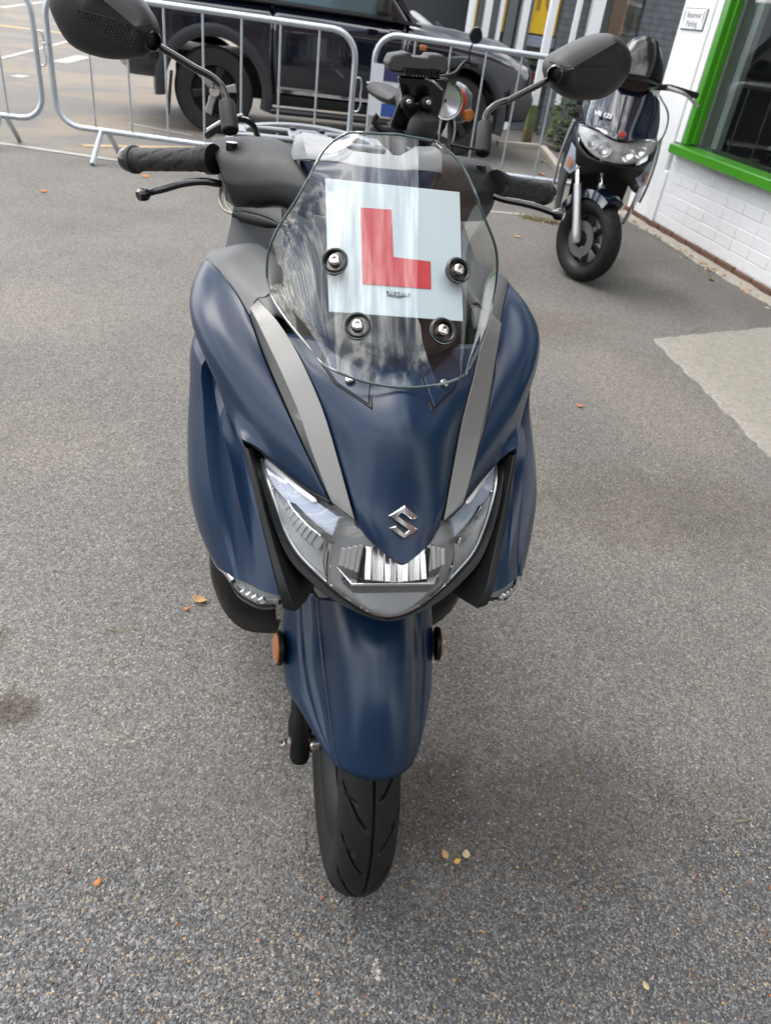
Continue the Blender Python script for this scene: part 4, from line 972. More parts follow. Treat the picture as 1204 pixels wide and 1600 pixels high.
# --- windscreen: flat middle band and folded wings, 4 mm thick
def scr(z, yc, xf, xe, ye, ze, half):
    return [(0, yc, z), half, xf, (xe, ye, ze)]
rowsS = [
 [(0, -.196, .913), (.045, -.180, .910), (.078, -.153, .909), (.0885, -.136, .9115)],
 [(0, -.180, .928), (.048, -.164, .925), (.083, -.139, .922), (.113, -.101, .924)],
 [(0, -.160, .946), (.050, -.146, .943), (.087, -.121, .940), (.1355, -.045, .9385)],
 [(0, -.141, .964), (.050, -.127, .962), (.089, -.101, .960), (.148, -.009, .955)],
 [(0, -.118, .984), (.050, -.106, .982), (.090, -.082, .980), (.149, -.003, .978)],
 [(0, -.089, 1.010), (.050, -.079, 1.008), (.089, -.060, 1.006), (.143, -.008, 1.010)],
 [(0, -.062, 1.036), (.046, -.054, 1.034), (.083, -.039, 1.032), (.132, -.009, 1.026)],
 [(0, -.033, 1.063), (.043, -.027, 1.062), (.075, -.015, 1.060), (.112, -.001, 1.060)],
 [(0, -.001, 1.094), (.037, .003, 1.093), (.065, .009, 1.092), (.0945, .015, 1.093)],
 [(0, .020, 1.114), (.030, .023, 1.114), (.053, .029, 1.113), (.079, .039, 1.114)],
 [(0, .038, 1.132), (.024, .040, 1.131), (.043, .046, 1.129), (.056, .058, 1.123)],
]
def scr_y(x, z): return -.180 + (z - .913) * .92 + 4.0 * x * x
fx = [.078, .083, .087, .089, .090, .089, .083, .075, .065, .053, .043]
rowsS = [[(k * f_, scr_y(k * f_, r[0][2] - .003 * k), r[0][2] - .003 * k) for k in (0, .34, .67, 1)] + [r[3]] for r, f_ in zip(rowsS, fx)]
edgeS = cr_spline([(.0885, -.137, .9085), (.113, -.094, .9245), (.136, -.043, .9385), (.1475, -.010, .956), (.1485, -.0035, .976), (.1425, -.007, 1.0105), (.130, -.006, 1.032), (.112, -.001, 1.061), (.0945, .012, 1.0915), (.0775, .034, 1.1135), (.057, .046, 1.1245)], 11)
for r, e_ in zip(rowsS, edgeS): r[-1] = tuple(e_)
colsS = [[r[c] for r in rowsS] for c in range(5)]
colsS[0][0] = (0, -.184, .903); colsS[1][0] = (colsS[1][0][0], colsS[1][0][1] - .003, .904); colsS[2][0] = (colsS[2][0][0], colsS[2][0][1] - .002, .906)
def relax(c, n=14):
    P = cr_spline(c, 60)
    for _ in range(n): P[1:-1] = P[1:-1] * .5 + (P[:-2] + P[2:]) * .25
    return [tuple(p) for p in P[::3]] + [tuple(P[-1])]
colsS = [relax(c, 16) for c in colsS[:-1]] + [relax(colsS[-1], 1)]
V, F, nr, nc = loft(full(colsS), 44, 6)
F = orient(V, F, np.array([0, .5, .6]))
ws = obj('windscreen', V, F, SCREEN, sc, ang=60)
Gs = np.asarray(V).reshape(nr, nc, 3); loop = np.vstack([Gs[0], Gs[1:-1, -1], Gs[-1][::-1], Gs[1:-1, 0][::-1]])
loop = cr_spline(loop[::2], 260, True)
for _ in range(1): loop = loop * .5 + (np.roll(loop, 1, 0) + np.roll(loop, -1, 0)) * .25
V, F = tube(loop, .0017, 8, closed=True); obj('screen_edge', V, F, SCREENE, ws)
NS = np.array([0, -.715, .699])
WELL = mat('rubber grommet', (.012, .012, .013), .35)
for (x, z) in ((.074, 1.0065), (-.074, 1.0065), (.050, .9535), (-.050, .9535)):
    y = scr_y(x, z) - .0015
    n = np.array([x * 2.6, -.715, .699]); n /= np.linalg.norm(n); c = np.array([x, y, z])
    V, F = lathe([(.0105, -.010), (.0145, -.006), (.0150, .0018), (.0138, .0030), (.0122, .0018), (.0118, -.008), (.001, -.009)], c, n, 28); obj('grommet', V, F[:-2], WELL, ws)
    small_bolt(ws, c + n * .002, n, .0072)
    V, F = lathe([(.0155, -.0005), (.0163, .0002), (.0163, .0012), (.0155, .0014)], c, n, 28, True); obj('washer_ring', V, F, SCREENE, ws)
# black mounting brackets behind the lower screen
for s in (1, -1):
    R1 = []
    for (x0, x1, y, z) in ((.026, .088, -.112, .925), (.030, .090, -.062, .975), (.045, .094, -.030, 1.012), (.060, .092, .0, 1.035)):
        R1.append([(s * x0, y + .012, z), (s * x1, y + .035, z - .004), (s * x1, y + .050, z - .012), (s * x0, y + .030, z - .01)])
    V, F = rings(R1); bev(obj('screen_bracket', V, F, BLACK, sc, ang=25), .002)
# cowl that fills the space between screen and dash
cw = [
 [(0, -.150, .925), (.06, -.115, .922), (.105, -.040, .922), (.130, .02, .928)],
 [(0, -.070, .955), (.06, -.045, .952), (.105, .02, .948), (.128, .06, .938)],
 [(0, .02, .975), (.06, .035, .972), (.10, .07, .965), (.122, .10, .95)],
 [(0, .10, .985), (.06, .11, .983), (.10, .13, .975), (.118, .15, .955)]]
V, F, nr, nc = loft(full([[r[c] for r in cw] for c in range(4)]), 14, 4); shell(obj('dash_cowl', V, orient(V, F, np.array([0, .1, .6])), BLACK, sc), .003, 0)

# --- instrument cowl on the handlebar, navy sides with pale grey top facets
ic = [
 [(0, .105, .985), (.050, .115, .985), (.072, .150, .985), (.080, .22, .99)],
 [(0, .085, 1.045), (.052, .095, 1.043), (.076, .135, 1.038), (.086, .215, 1.03)],
 [(0, .110, 1.078), (.052, .118, 1.078), (.086, .150, 1.072), (.100, .22, 1.060)],
]
V, F, nr, nc = loft(full([[r[c] for r in ic] for c in range(4)]), 10, 3); shell(obj('instrument_cowl', V, orient(V, F, np.array([0, .3, .9])), NAVY, sc), .003, .001)
gt = [
 [(0, .112, 1.0785), (.030, .114, 1.0785), (.053, .120, 1.080), (.093, .152, 1.074), (.113, .222, 1.058)],
 [(0, .125, 1.082), (.032, .128, 1.082), (.056, .145, 1.092), (.098, .185, 1.092), (.108, .245, 1.075)],
 [(0, .160, 1.088), (.034, .165, 1.088), (.060, .190, 1.098), (.095, .225, 1.096), (.104, .27, 1.082)]]
V, F, nr, nc = loft(full([[r[c] for r in gt] for c in range(5)]), 8, 2, cubic=False); shell(obj('instrument_surround', V, orient(V, F, np.array([0, .2, .9])), mat('pale grey plastic', (.22, .23, .24), .45), sc, ang=20), .003, .001)
V, F = prism([(-.085, .20, 1.082), (.085, .20, 1.082), (.080, .31, 1.055), (-.080, .31, 1.055)], (0, -.01, -.03)); bev(obj('instrument_panel', V, F, GLOSSB, sc), .006)

# --- handlebar covers
def cover(s, pts_rings):
    V, F = rings(pts_rings); o = obj('handlebar_cover', V, F, PLAST, sc, ang=60); n = len(pts_rings[0])
    at_ = o.data.attributes.new('crease_edge', 'FLOAT', 'EDGE')
    for e in o.data.edges:
        a, b = e.vertices
        if a % n == b % n and a % n in (0, 2, 4): at_.data[e.index].value = .75
        elif a // n == b // n and a // n in (0, len(pts_rings) - 1): at_.data[e.index].value = .5
    return subsurf(o, 3)
left_rings = [
 [(-0.2250,0.3350,1.0600), (-0.2210,0.2750,1.0480), (-0.2040,0.2400,1.0180), (-0.1930,0.2350,0.9890), (-0.1880,0.2620,0.9790), (-0.2040,0.3400,0.9650), (-0.2210,0.3720,1.0050)],
 [(-0.2000,0.3300,1.0660), (-0.1960,0.2620,1.0520), (-0.1840,0.2220,1.0210), (-0.1790,0.2150,0.9940), (-0.1770,0.2450,0.9830), (-0.1840,0.3300,0.9650), (-0.2010,0.3700,1.0070)],
 [(-0.1640,0.3150,1.0720), (-0.1610,0.2400,1.0590), (-0.1510,0.1960,1.0300), (-0.1480,0.1920,1.0010), (-0.1450,0.2250,0.9900), (-0.1480,0.3200,0.9710), (-0.1610,0.3600,1.0130)],
 [(-0.1330,0.2950,1.0760), (-0.1280,0.2150,1.0650), (-0.1200,0.1700,1.0380), (-0.1250,0.1650,1.0170), (-0.1270,0.1950,1.0050), (-0.1250,0.3000,0.9830), (-0.1270,0.3400,1.0200)],
 [(-0.1090,0.2700,1.0730), (-0.1030,0.1850,1.0640), (-0.0880,0.1450,1.0340), (-0.0940,0.1420,1.0040), (-0.0980,0.1700,0.9940), (-0.1000,0.2800,0.9700), (-0.1030,0.3200,1.0240)],
 [(-0.0800,0.2450,1.0470), (-0.0750,0.1650,1.0480), (-0.0640,0.1200,1.0270), (-0.0630,0.1180,1.0010), (-0.0650,0.1500,0.9910), (-0.0640,0.2600,0.9700), (-0.0710,0.3000,1.0120)],
]
cover(-1, left_rings)
right_rings = [
 [(0.2300,0.3850,1.0580), (0.2340,0.3450,1.0520), (0.2340,0.3150,1.0280), (0.2250,0.2950,1.0040), (0.2160,0.3000,0.9830), (0.2260,0.3600,0.9850), (0.2350,0.4000,1.0290)],
 [(0.1980,0.3750,1.0650), (0.1900,0.3100,1.0600), (0.1920,0.2700,1.0320), (0.1890,0.2550,1.0040), (0.1900,0.2700,0.9860), (0.2080,0.3500,0.9800), (0.2070,0.3900,1.0280)],
 [(0.1550,0.3450,1.0710), (0.1370,0.2600,1.0680), (0.1350,0.2150,1.0390), (0.1360,0.2050,1.0080), (0.1420,0.2300,0.9930), (0.1630,0.3200,0.9830), (0.1660,0.3700,1.0290)],
 [(0.1110,0.3000,1.0770), (0.0880,0.2050,1.0750), (0.0810,0.1650,1.0440), (0.0830,0.1600,1.0200), (0.0910,0.1850,1.0050), (0.1150,0.2800,0.9920), (0.1210,0.3300,1.0330)],
]
cover(1, right_rings)

# --- grips, levers, stems, mirrors
def grip(a, b, s):
    a, b = np.array(a), np.array(b); d = b - a; ln = np.linalg.norm(d); d /= ln; u, v, _ = frame_of(d); nL, nS = 90, 40; V = []
    for i in range(nL):
        t = i / (nL - 1)
        for k in range(nS):
            an = 2 * math.pi * k / nS; r = .0168 + .0012 * (t < .13) * (0.5 + .5 * math.cos(t * 180))
            if t > .95: r = .0205
            elif t > .90: r = .0180
            if .16 < t < .88:
                ph = (an / (2 * math.pi) * 6 + t * 3.0) % 1.0; q = (t * 5.5 + .13 * math.floor(an / (2 * math.pi) * 6 + t * 3.0)) % 1.0
                if abs(ph - .5) < .10 and q < .72: r -= .0016
            V.append(a + d * ln * t + r * (math.cos(an) * u + math.sin(an) * v))
    F = grid_faces(nL, nS, True) + [tuple(range(nS - 1, -1, -1)), tuple(range((nL - 1) * nS, nL * nS))]; F = orient(V, F, (a + b) / 2)
    g = obj('grip', V, F, GRIPR, sc, ang=50)
    V, F = lathe([(.0150, 0), (.0178, .001), (.0185, .004), (.0180, .012), (.0165, .016), (.008, .0165)], b, d, 24); obj('bar_end', V, F, GLOSSB, g)
    V, F = lathe([(.021, -.012), (.021, 0), (.0175, .004)], a, d, 24); obj('collar', V, F, BLACK, g)
grip((-0.2280,0.2880,1.0370), (-0.3480,0.3880,1.0080), -1)
grip((0.2350,0.3250,1.0360), (0.3570,0.4250,1.0110), 1)
def lever(P, r):
    Q = cr_spline(P, 22); n = len(Q); R1 = []
    for i in range(n):
        d = Q[min(i + 1, n - 1)] - Q[max(i - 1, 0)]; u, v, _ = frame_of(d); t = i / (n - 1); w = .0085 * (1 - .35 * t); h = .0055 * (1 - .1 * t)
        if t > .86: w = h = .0066 + .003 * math.sin((t - .86) / .14 * math.pi)
        R1.append([Q[i] + u * w * math.cos(a) + v * h * math.sin(a) for a in np.linspace(0, 2 * math.pi, 12, endpoint=False)])
    V, F = rings(R1); obj('brake_lever', V, F, GLOSSB, sc, ang=60)
lever([(-0.2100,0.2700,1.0080), (-0.2330,0.2620,1.0110), (-0.2640,0.2500,1.0080), (-0.2940,0.2350,1.0000), (-0.3090,0.2260,0.9970), (-0.3220,0.2150,0.9930)], 0)
lever([(0.2190,0.3100,1.0220), (0.2380,0.2980,1.0190), (0.2680,0.2850,1.0180), (0.2960,0.2700,1.0160), (0.3150,0.2580,1.0130), (0.3280,0.2480,1.0120)], 0)
# brake hose and its fitting
hs = cr_spline([(-0.2100,0.2700,1.0000), (-0.2110,0.2500,0.9900), (-0.2040,0.2350,0.9800), (-0.1930,0.2250,0.9780), (-0.1840,0.2150,0.9780)], 18)
V, F = tube(hs, .0028, 8); obj('brake_hose', V, F, mat('braided hose', (.34, .33, .28), .35, .5), sc)
hs2 = cr_spline([(-0.2030,0.2700,1.0010), (-0.2030,0.2500,0.9910), (-0.1980,0.2350,0.9820), (-0.1900,0.2270,0.9780)], 14)
V, F = tube(hs2, .0022, 8); obj('brake_hose', V, F, MATS['braided hose'], sc)
V, F = tube([(-0.1900,0.2220,0.9780), (-0.1800,0.2140,0.9780), (-0.1790,0.2130,0.9780), (-0.1540,0.1900,0.9800), (-0.1410,0.1800,0.9800), (-0.1300,0.1700,0.9810), (-0.1130,0.1500,0.9860)], [.005, .005, .0085, .0085, .0075, .004, .003], 14); obj('hose_fitting', V, F, BLACK, sc)
MIRP = mat('mirror shell plastic', (.0115, .012, .013), .50, bump=.12, bscale=1100, bdist=.0003)
def mirror(side, boot0, boot1, bend, head, ring, ridge):
    m = part_empty('mirror', sc, boot0)
    V, F = tube([np.array(boot0) - np.array([0, 0, .035]), boot0], .0085, 12); obj('stem_base', V, F, GLOSSB, m)
    b0, b1 = np.array(boot0), np.array(boot1); d = b1 - b0
    V, F = tube([b0 + d * t for t in (.25, .28, .5, .9, .97, 1.0)], [.0105, .0125, .0130, .0122, .0110, .0075], 18); obj('boot', V, F, GRIPR, m)
    P = cr_spline([b1, b1 + d * .10, bend[0], bend[1], head], 30); V, F = tube(P, .0052, 12); obj('mirror_arm', V, F, GLOSSB, m)
    R0 = cr_spline(np.array(ring), 40, True); c = R0.mean(0)
    ra, rb_ = np.array(ridge[0]), np.array(ridge[1]); rd = rb_ - ra
    def rp(p): t = min(1, max(0, ((p - ra) @ rd) / (rd @ rd))); return ra + rd * t
    def rr(k, dy): return [np.array([c[0] + (p[0] - c[0]) * k, p[1] + dy, c[2] + (p[2] - c[2]) * k]) for p in R0]
    def rd_(k, dy): return [np.array([rp(p)[0] + (p[0] - rp(p)[0]) * k, p[1] + dy, rp(p)[2] + (p[2] - rp(p)[2]) * k]) for p in R0]
    V, F = rings([rr(.93, .034), rr(.985, .026), rr(1.0, .012), rd_(.99, .0), rd_(.93, -.012), rd_(.80, -.021), rd_(.60, -.028), rd_(.38, -.033), rd_(.18, -.036), rd_(.05, -.0375)])
    shV, shF = V, F
    h = obj('mirror_shell', V, F, MIRP, m, ang=32)
    V, F = rings([rr(.90, .0345), rr(.90, .036)]); obj('mirror_glass', V, F, mat('mirror glass', (.75, .77, .78), .02, 1.0) if 'mirror glass' not in MATS else MATS['mirror glass'], m)
    return m, BVHTree.FromPolygons([Vector(tuple(v)) for v in shV], shF)
ML = [(-0.4430,0.3600,1.2110), (-0.4350,0.3580,1.1780), (-0.4190,0.3560,1.1560), (-0.3920,0.3520,1.1470), (-0.3400,0.3450,1.1480), (-0.3110,0.3400,1.1570), (-0.2970,0.3380,1.1740), (-0.2950,0.3380,1.1910), (-0.3050,0.3400,1.2100), (-0.3230,0.3450,1.2270), (-0.3590,0.3520,1.2410), (-0.4050,0.3580,1.2440), (-0.4340,0.3600,1.2320)]
mL, tL = mirror(-1, (-0.1940,0.2850,1.0640), (-0.2020,0.3250,1.1120), ((-0.2100,0.3380,1.1300), (-0.2510,0.3450,1.1490)), (-0.3100,0.3520,1.1740), ML, ((-0.3250,0.3450,1.1910), (-0.3780,0.3550,1.2240)))
MR = [(0.3060,0.4050,1.1980), (0.3070,0.4080,1.2140), (0.3260,0.4120,1.2290), (0.3560,0.4180,1.2450), (0.3850,0.4240,1.2570), (0.4080,0.4280,1.2610), (0.4360,0.4320,1.2520), (0.4560,0.4340,1.2340), (0.4610,0.4340,1.2120), (0.4490,0.4300,1.1870), (0.4270,0.4250,1.1710), (0.3910,0.4180,1.1630), (0.3530,0.4110,1.1640), (0.3240,0.4060,1.1770)]
mR, tR = mirror(1, (0.2010,0.3250,1.0620), (0.2060,0.3650,1.1200), ((0.2110,0.3720,1.1360), (0.2460,0.3850,1.1530)), (0.3200,0.4000,1.1930), MR, ((0.3390,0.4100,1.2090), (0.4060,0.4250,1.2490)))
def on_shell(tree, p):
    h = tree.ray_cast(Vector((p[0], -.5, p[2])), Vector((0, 1, 0))); return np.array(h[0]) if h[0] else np.array(p, float)
def shell_detail(m, tree, pts, r, name='seam', mt=BLACK):
    Q = [on_shell(tree, p) for p in cr_spline([np.array(p) for p in pts], 30)]; V, F = tube(Q, r, 6); obj(name, V, F, mt, m)
shell_detail(mL, tL, [(-0.4020,0.3350,1.2020), (-0.3760,0.3300,1.1990), (-0.3430,0.3250,1.1950), (-0.3190,0.3250,1.1920), (-0.3030,0.3300,1.1960)], .0009)
shell_detail(mL, tL, [(-0.4020,0.3350,1.1960), (-0.3780,0.3300,1.1820), (-0.3430,0.3250,1.1670)], .0006)
shell_detail(mR, tR, [(0.3030,0.3920,1.2120), (0.3260,0.3850,1.2090), (0.3640,0.3860,1.2130), (0.4100,0.3940,1.2180)], .0008)
for mm, pt, pn in ((mL, (-0.3040,0.3220,1.1770), (.5, -.8, -.2)), (mR, (0.3140,0.3840,1.1970), (-.6, -.8, -.1))):
    V, F = lathe([(.0130, -.012), (.0140, .003), (.0115, .006), (.0095, .002), (.009, -.008), (.001, -.009)], pt, pn, 20); obj('arm_socket', V, F[:-2], GLOSSB, mm)
# carbon-weave inlay of diamonds on the left shell
dm = MB()
for i in range(19):
    t = i / 18; a = np.array((-0.3980,0.3330,1.2000)) * (1 - t) + np.array((-0.3160,0.3250,1.1900)) * t; b = np.array((-0.3990,0.3330,1.1950)) * (1 - t) + np.array((-0.3320,0.3250,1.1650)) * t
    nr_ = max(1, int(round(np.linalg.norm(b - a) / .0046)))
    for j in range(nr_):
        u = (j + .35 + .5 * (i % 2)) / nr_
        if u > 1: continue
        p = on_shell(tL, a * (1 - u) + b * u); V, F = lathe([(.0027, -.002), (.0024, .0004), (.0003, .0010)], p, (-.1, -.9, -.3), 4); dm.add(V, F)
tag(dm.obj('textured_inlay', MIRP, mL, ang=20), kind='stuff')

# --- phone holder on a ball mount
ph = part_empty('phone_holder', sc, (.075, .30, 1.14))
def phb(pts, dy, m, name, w=.003, label=None):
    V, F = prism(pts, (0, dy, 0)); return bev(obj(name, V, F, m, ph), w)
phb([(0.0410,0.2850,1.1740), (0.1170,0.2850,1.1790), (0.1160,0.2920,1.1470), (0.1090,0.3000,1.1050), (0.0440,0.3000,1.0990), (0.0410,0.3000,1.1080), (0.0520,0.2920,1.1490)], .012, GLOSSB, 'back_plate', .004)
phb([(0.0590,0.2750,1.1440), (0.1030,0.2750,1.1470), (0.0980,0.2780,1.1310), (0.0930,0.2820,1.1180), (0.0660,0.2820,1.1170), (0.0540,0.2780,1.1320)], .010, BLACK, 'clamp_plate', .004)
phb([(0.0220,0.2700,1.1880), (0.0270,0.2720,1.1990), (0.0520,0.2740,1.2050), (0.0560,0.2740,1.2000), (0.0790,0.2740,1.2010), (0.0810,0.2740,1.2060), (0.1020,0.2720,1.2070), (0.1090,0.2700,1.1990), (0.1100,0.2680,1.1880), (0.1010,0.2680,1.1830), (0.0380,0.2680,1.1790), (0.0270,0.2680,1.1790)], .05, GRIPR, 'grip_jaw', .006)
rb = MB()
for i in range(11):
    a = np.array((0.0460,0.2620,1.1820)); b = np.array((0.0940,0.2620,1.1850)); p = a + (b - a) * i / 10; V, F = box(tuple(p), (.0026, .016, .010)); rb.add(V, F)
tag(rb.obj('jaw_ribs', BLACK, ph), kind='stuff')
for uv in ((0.0570,0.2680,1.1440), (0.0860,0.2680,1.1460)):
    V, F = lathe([(.0100, -.012), (.0100, .002), (.0078, .005), (.005, .006)], uv, (0, -.9, .25), 20); obj('rubber_mount', V, F, BLACK, ph); small_bolt(ph, np.array(uv) + np.array([0, -.006, .001]), (0, -.9, .2), .0038)
V, F = lathe([(.006, -.026), (.016, -.022), (.021, -.012), (.0225, 0), (.021, .012), (.016, .022), (.006, .026)], (0.0840,0.2750,1.1080), (0.1, -.3, .9), 24); obj('ball_joint', V, F, GRIPR, ph)
V, F = tube([(0.0840,0.2850,1.1310), (0.0850,0.2800,1.1180)], .0115, 16); obj('ball_stem', V, F, BLACK, ph)
V, F = tube([(0.0850,0.2750,1.0990), (0.0830,0.2700,1.0840), (0.0840,0.2700,1.0590)], .012, 14); obj('mount_post', V, F, BLACK, ph)
V, F = tube(cr_spline([(0.0590,0.2900,1.0960), (0.0400,0.2800,1.1010), (0.0150,0.2750,1.1080), (0.0120,0.2750,1.1180), (0.0160,0.2750,1.1220)], 16), np.linspace(.007, .004, 16), 10); obj('release_lever', V, F, PLAST, ph)
V, F = tube(cr_spline([(0.1070,0.2800,1.1640), (0.0900,0.2700,1.1730), (0.0770,0.2650,1.1770)], 10), .0022, 8); obj('spring_wire', V, F, STEEL, ph)
# thin bar tie on the right stem
V, F = tube(cr_spline([(0.1390,0.3100,1.0890), (0.1630,0.3100,1.0870), (0.1910,0.3120,1.0850)], 10), .002, 8); obj('cable_tie', V, F, BLACK, sc)

# --- inner leg shield, glove box and centre
V, F = prism([(-0.2060,0.2800,0.9150), (-0.1960,0.3400,0.9440), (-0.1840,0.3600,0.9620), (.15, .36, .99), (.185, .30, .93), (.20, .27, .90), (.20, .27, .55), (-.20, .27, .55), (-.20, .27, .90)], (0, .03, 0))
for s in (1, -1):
    M_ = np.array([s, 1, 1]); P = [np.array(p) * M_ for p in ((0.1930,0.3450,0.9690), (0.1150,0.3450,0.9760), (0.1110,0.2500,0.9230), (0.2050,0.2500,0.9200))]
    V, F = prism(P, (0, .01, -.01)); bev(obj('inner_shield_panel', V, F, mat('light grey inner panel', (.17, .18, .19), .45) if 'light grey inner panel' not in MATS else MATS['light grey inner panel'], sc), .003)
V, F = rings([[(-.195, .26, .905), (.195, .26, .905), (.195, .30, .90), (-.195, .30, .90)], [(-.165, .33, .965), (.165, .33, .965), (.165, .355, .955), (-.165, .355, .955)], [(-.10, .345, 1.0), (.10, .345, 1.0), (.10, .37, .99), (-.10, .37, .99)]])
bev(obj('leg_shield', V, F, GREYP, sc), .006)
V, F = rings([[(-.205, .275, .52), (.205, .275, .52), (.205, .33, .50), (-.205, .33, .50)], [(-.20, .25, .75), (.20, .25, .75), (.20, .31, .75), (-.20, .31, .75)], [(-.196, .262, .900), (.196, .262, .900), (.196, .302, .895), (-.196, .302, .895)]])
bev(obj('leg_shield_lower', V, F, PLAST, sc), .006)
V, F = rings([[(-.235, .42, .90), (-.205, .42, .93), (-.17, .44, .93), (-.17, .44, .60), (-.235, .42, .60)], [(-.24, .62, .86), (-.21, .62, .90), (-.15, .62, .90), (-.15, .62, .60), (-.24, .62, .60)]])
# --- floor, seat, tail and rear wheel (mostly hidden behind the front)
def hull(name, secs, m, lv=1, parent=sc):
    V, F = rings(secs); o = obj(name, V, F, m, parent, ang=40); return subsurf(o, lv) if lv else o
def sec(y, w, z0, z1, k=.7): return [(-w, y, (z0 + z1) / 2), (-w * k, y, z1), (w * k, y, z1), (w, y, (z0 + z1) / 2), (w * k, y, z0), (-w * k, y, z0)]
hull('floorboard', [sec(.26, .19, .20, .30, .9), sec(.45, .22, .19, .29, .9), sec(.72, .22, .20, .30, .9)], PLAST)
hull('centre_tunnel', [sec(.28, .09, .28, .62), sec(.45, .10, .28, .55), sec(.72, .13, .28, .62)], PLAST)
for s in (1, -1): hull('side_skirt', [[(s * (abs(x) * .12 + .205), y, z) for x, y, z in sec(yy, .25, z0, z1, .8)] for yy, z0, z1 in ((.16, .36, .56), (.25, .25, .60), (.45, .18, .40), (.75, .20, .42))], PLAST)
hull('tail_body', [sec(.62, .15, .40, .66), sec(.80, .19, .42, .74), sec(1.05, .20, .46, .78), sec(1.28, .14, .58, .80), sec(1.42, .06, .68, .80)], NAVY)
hull('seat', [sec(.52, .09, .66, .74), sec(.66, .15, .68, .79), sec(.90, .17, .72, .80), sec(1.05, .16, .74, .86), sec(1.28, .13, .78, .88)], SEATM, 2)
RACK = mat('silver grab rail paint', (.17, .18, .195), .38, .5)
gr = part_empty('grab_rail', sc, (-.06, 1.2, .95))
pl = [(-.215, 1.10, .900), (-.200, 1.24, .925), (-.150, 1.36, .935), (-.05, 1.42, .94), (.05, 1.42, .94), (.150, 1.36, .935), (.200, 1.24, .925), (.215, 1.10, .900)]
R1 = []
for p in cr_spline(pl, 40):
    d = np.array(p) - np.array([0, 1.0, .9]); d[2] = 0; d /= np.linalg.norm(d); R1.append([p + d * a + np.array([0, 0, b]) for a, b in ((-.022, -.008), (.022, -.012), (.026, 0), (.018, .010), (-.018, .010))])
V, F = rings(R1); bev(obj('rail', V, F, RACK, gr), .003)
# perforated plate: bars left between hexagonal openings
for i, (x0, x1, y0, y1) in enumerate(((-.20, .20, 1.345, 1.375), (-.20, .20, 1.20, 1.235), (-.20, -.165, 1.21, 1.37), (.165, .20, 1.21, 1.37), (-.055, -.02, 1.21, 1.37), (.02, .055, 1.21, 1.37), (-.02, .02, 1.25, 1.33))):
    V, F = box(((x0 + x1) / 2, (y0 + y1) / 2, .938), (x1 - x0, y1 - y0, .012)); bev(obj('rack_bar', V, F, RACK, gr), .005)
for x in (-.04, .04):
    V, F = lathe([(.008, -.002), (.008, .004), (.005, .006)], (x, 1.345, .946), (0, 0, 1), 12); obj('rack_bolt', V, F, BLACK, gr)
# black strap with a pale line, by the left of the seat
V, F = tube(cr_spline([(-.255, .95, .968), (-.22, 1.0, .985), (-.175, 1.05, .995), (-.155, 1.07, .985), (-.14, 1.10, .955)], 20), .0075, 8); obj('rack_strap', V, F, GLOSSB, gr)
V, F = tube(cr_spline([(-.255, .948, .980), (-.22, .995, .997), (-.178, 1.045, 1.006)], 12), .003, 6); obj('strap_pale_line', V, F, mat('pale strap line', (.6, .6, .6), .5), gr)
rwh = part_empty('rear_wheel', sc, (0, 1.12, .225))
tyre(rwh, np.array([0, 1.12, .225]), .225, .10, .09, False, 72); alloy(rwh, (0, 1.12, .225), .14, .07, 5, BLACK)
V, F = tube([(-.12, 1.05, .30), (-.14, 1.25, .34), (-.15, 1.45, .42)], [.04, .055, .05], 14); obj('silencer', V, F, BLACK, sc)
for s in (1, -1):
    V, F = tube([(s * .09, .70, .30), (s * .14, .74, .12), (s * .17, .80, .012)], [.012, .011, .014], 10); obj('stand_leg', V, F, BLACK, sc)

# --- learner plate behind the screen
lpn = np.array([0, -.724, .690])
lpt = thing('learner_plate', 'white learner plate with a big red letter L behind the windscreen', 'plate', (0, -.0555, 1.02))
LO = np.array([0, -.0555, 1.02])
def lpoly(pts, name, m, t, push, parent=lpt):
    P = [np.array(p) - LO - lpn * 0 + lpn * push for p in pts]
    V, F = prism(P, tuple(-lpn * t)); return obj(name, V, F, m, parent, smooth=False)
bev(lpoly([(-0.0814,0.0212,1.0768), (0.0866,0.0201,1.0758), (0.0814,-0.1056,0.9561), (-0.0797,-0.1043,0.9574)], 'plate_board', PLATEW, .0015, 0), .0006)
lpoly([(-0.0395,-0.0049,1.0520), (-0.0017,-0.0041,1.0527), (-0.0015,-0.0497,1.0093), (0.0443,-0.0513,1.0078), (0.0435,-0.0774,0.9829), (-0.0397,-0.0771,0.9833)], 'red_letter', PLATER, .0008, .001)
pb = [(-0.0115,-0.0821,0.9785), (0.0180,-0.0830,0.9776), (0.0163,-0.0855,0.9753), (0.0029,-0.0879,0.9729), (-0.0102,-0.0868,0.9740)]
mk = lpoly(pb, 'maker_badge', PLATEK, .0005, .0008)
uax = np.array([1, 0, 0.0]); vax = np.cross(lpn, uax); vax = vax if vax[2] > 0 else -vax
RM = Matrix(((uax[0], vax[0], lpn[0]), (uax[1], vax[1], lpn[1]), (uax[2], vax[2], lpn[2])))
text_obj('maker_print', 'Hi Level', .0075, PLATEW, lpt, np.array((0.0031,-0.0840,0.9766)) - LO + lpn * .0016, RM, ext=.0002, bold=True, shear=.25)

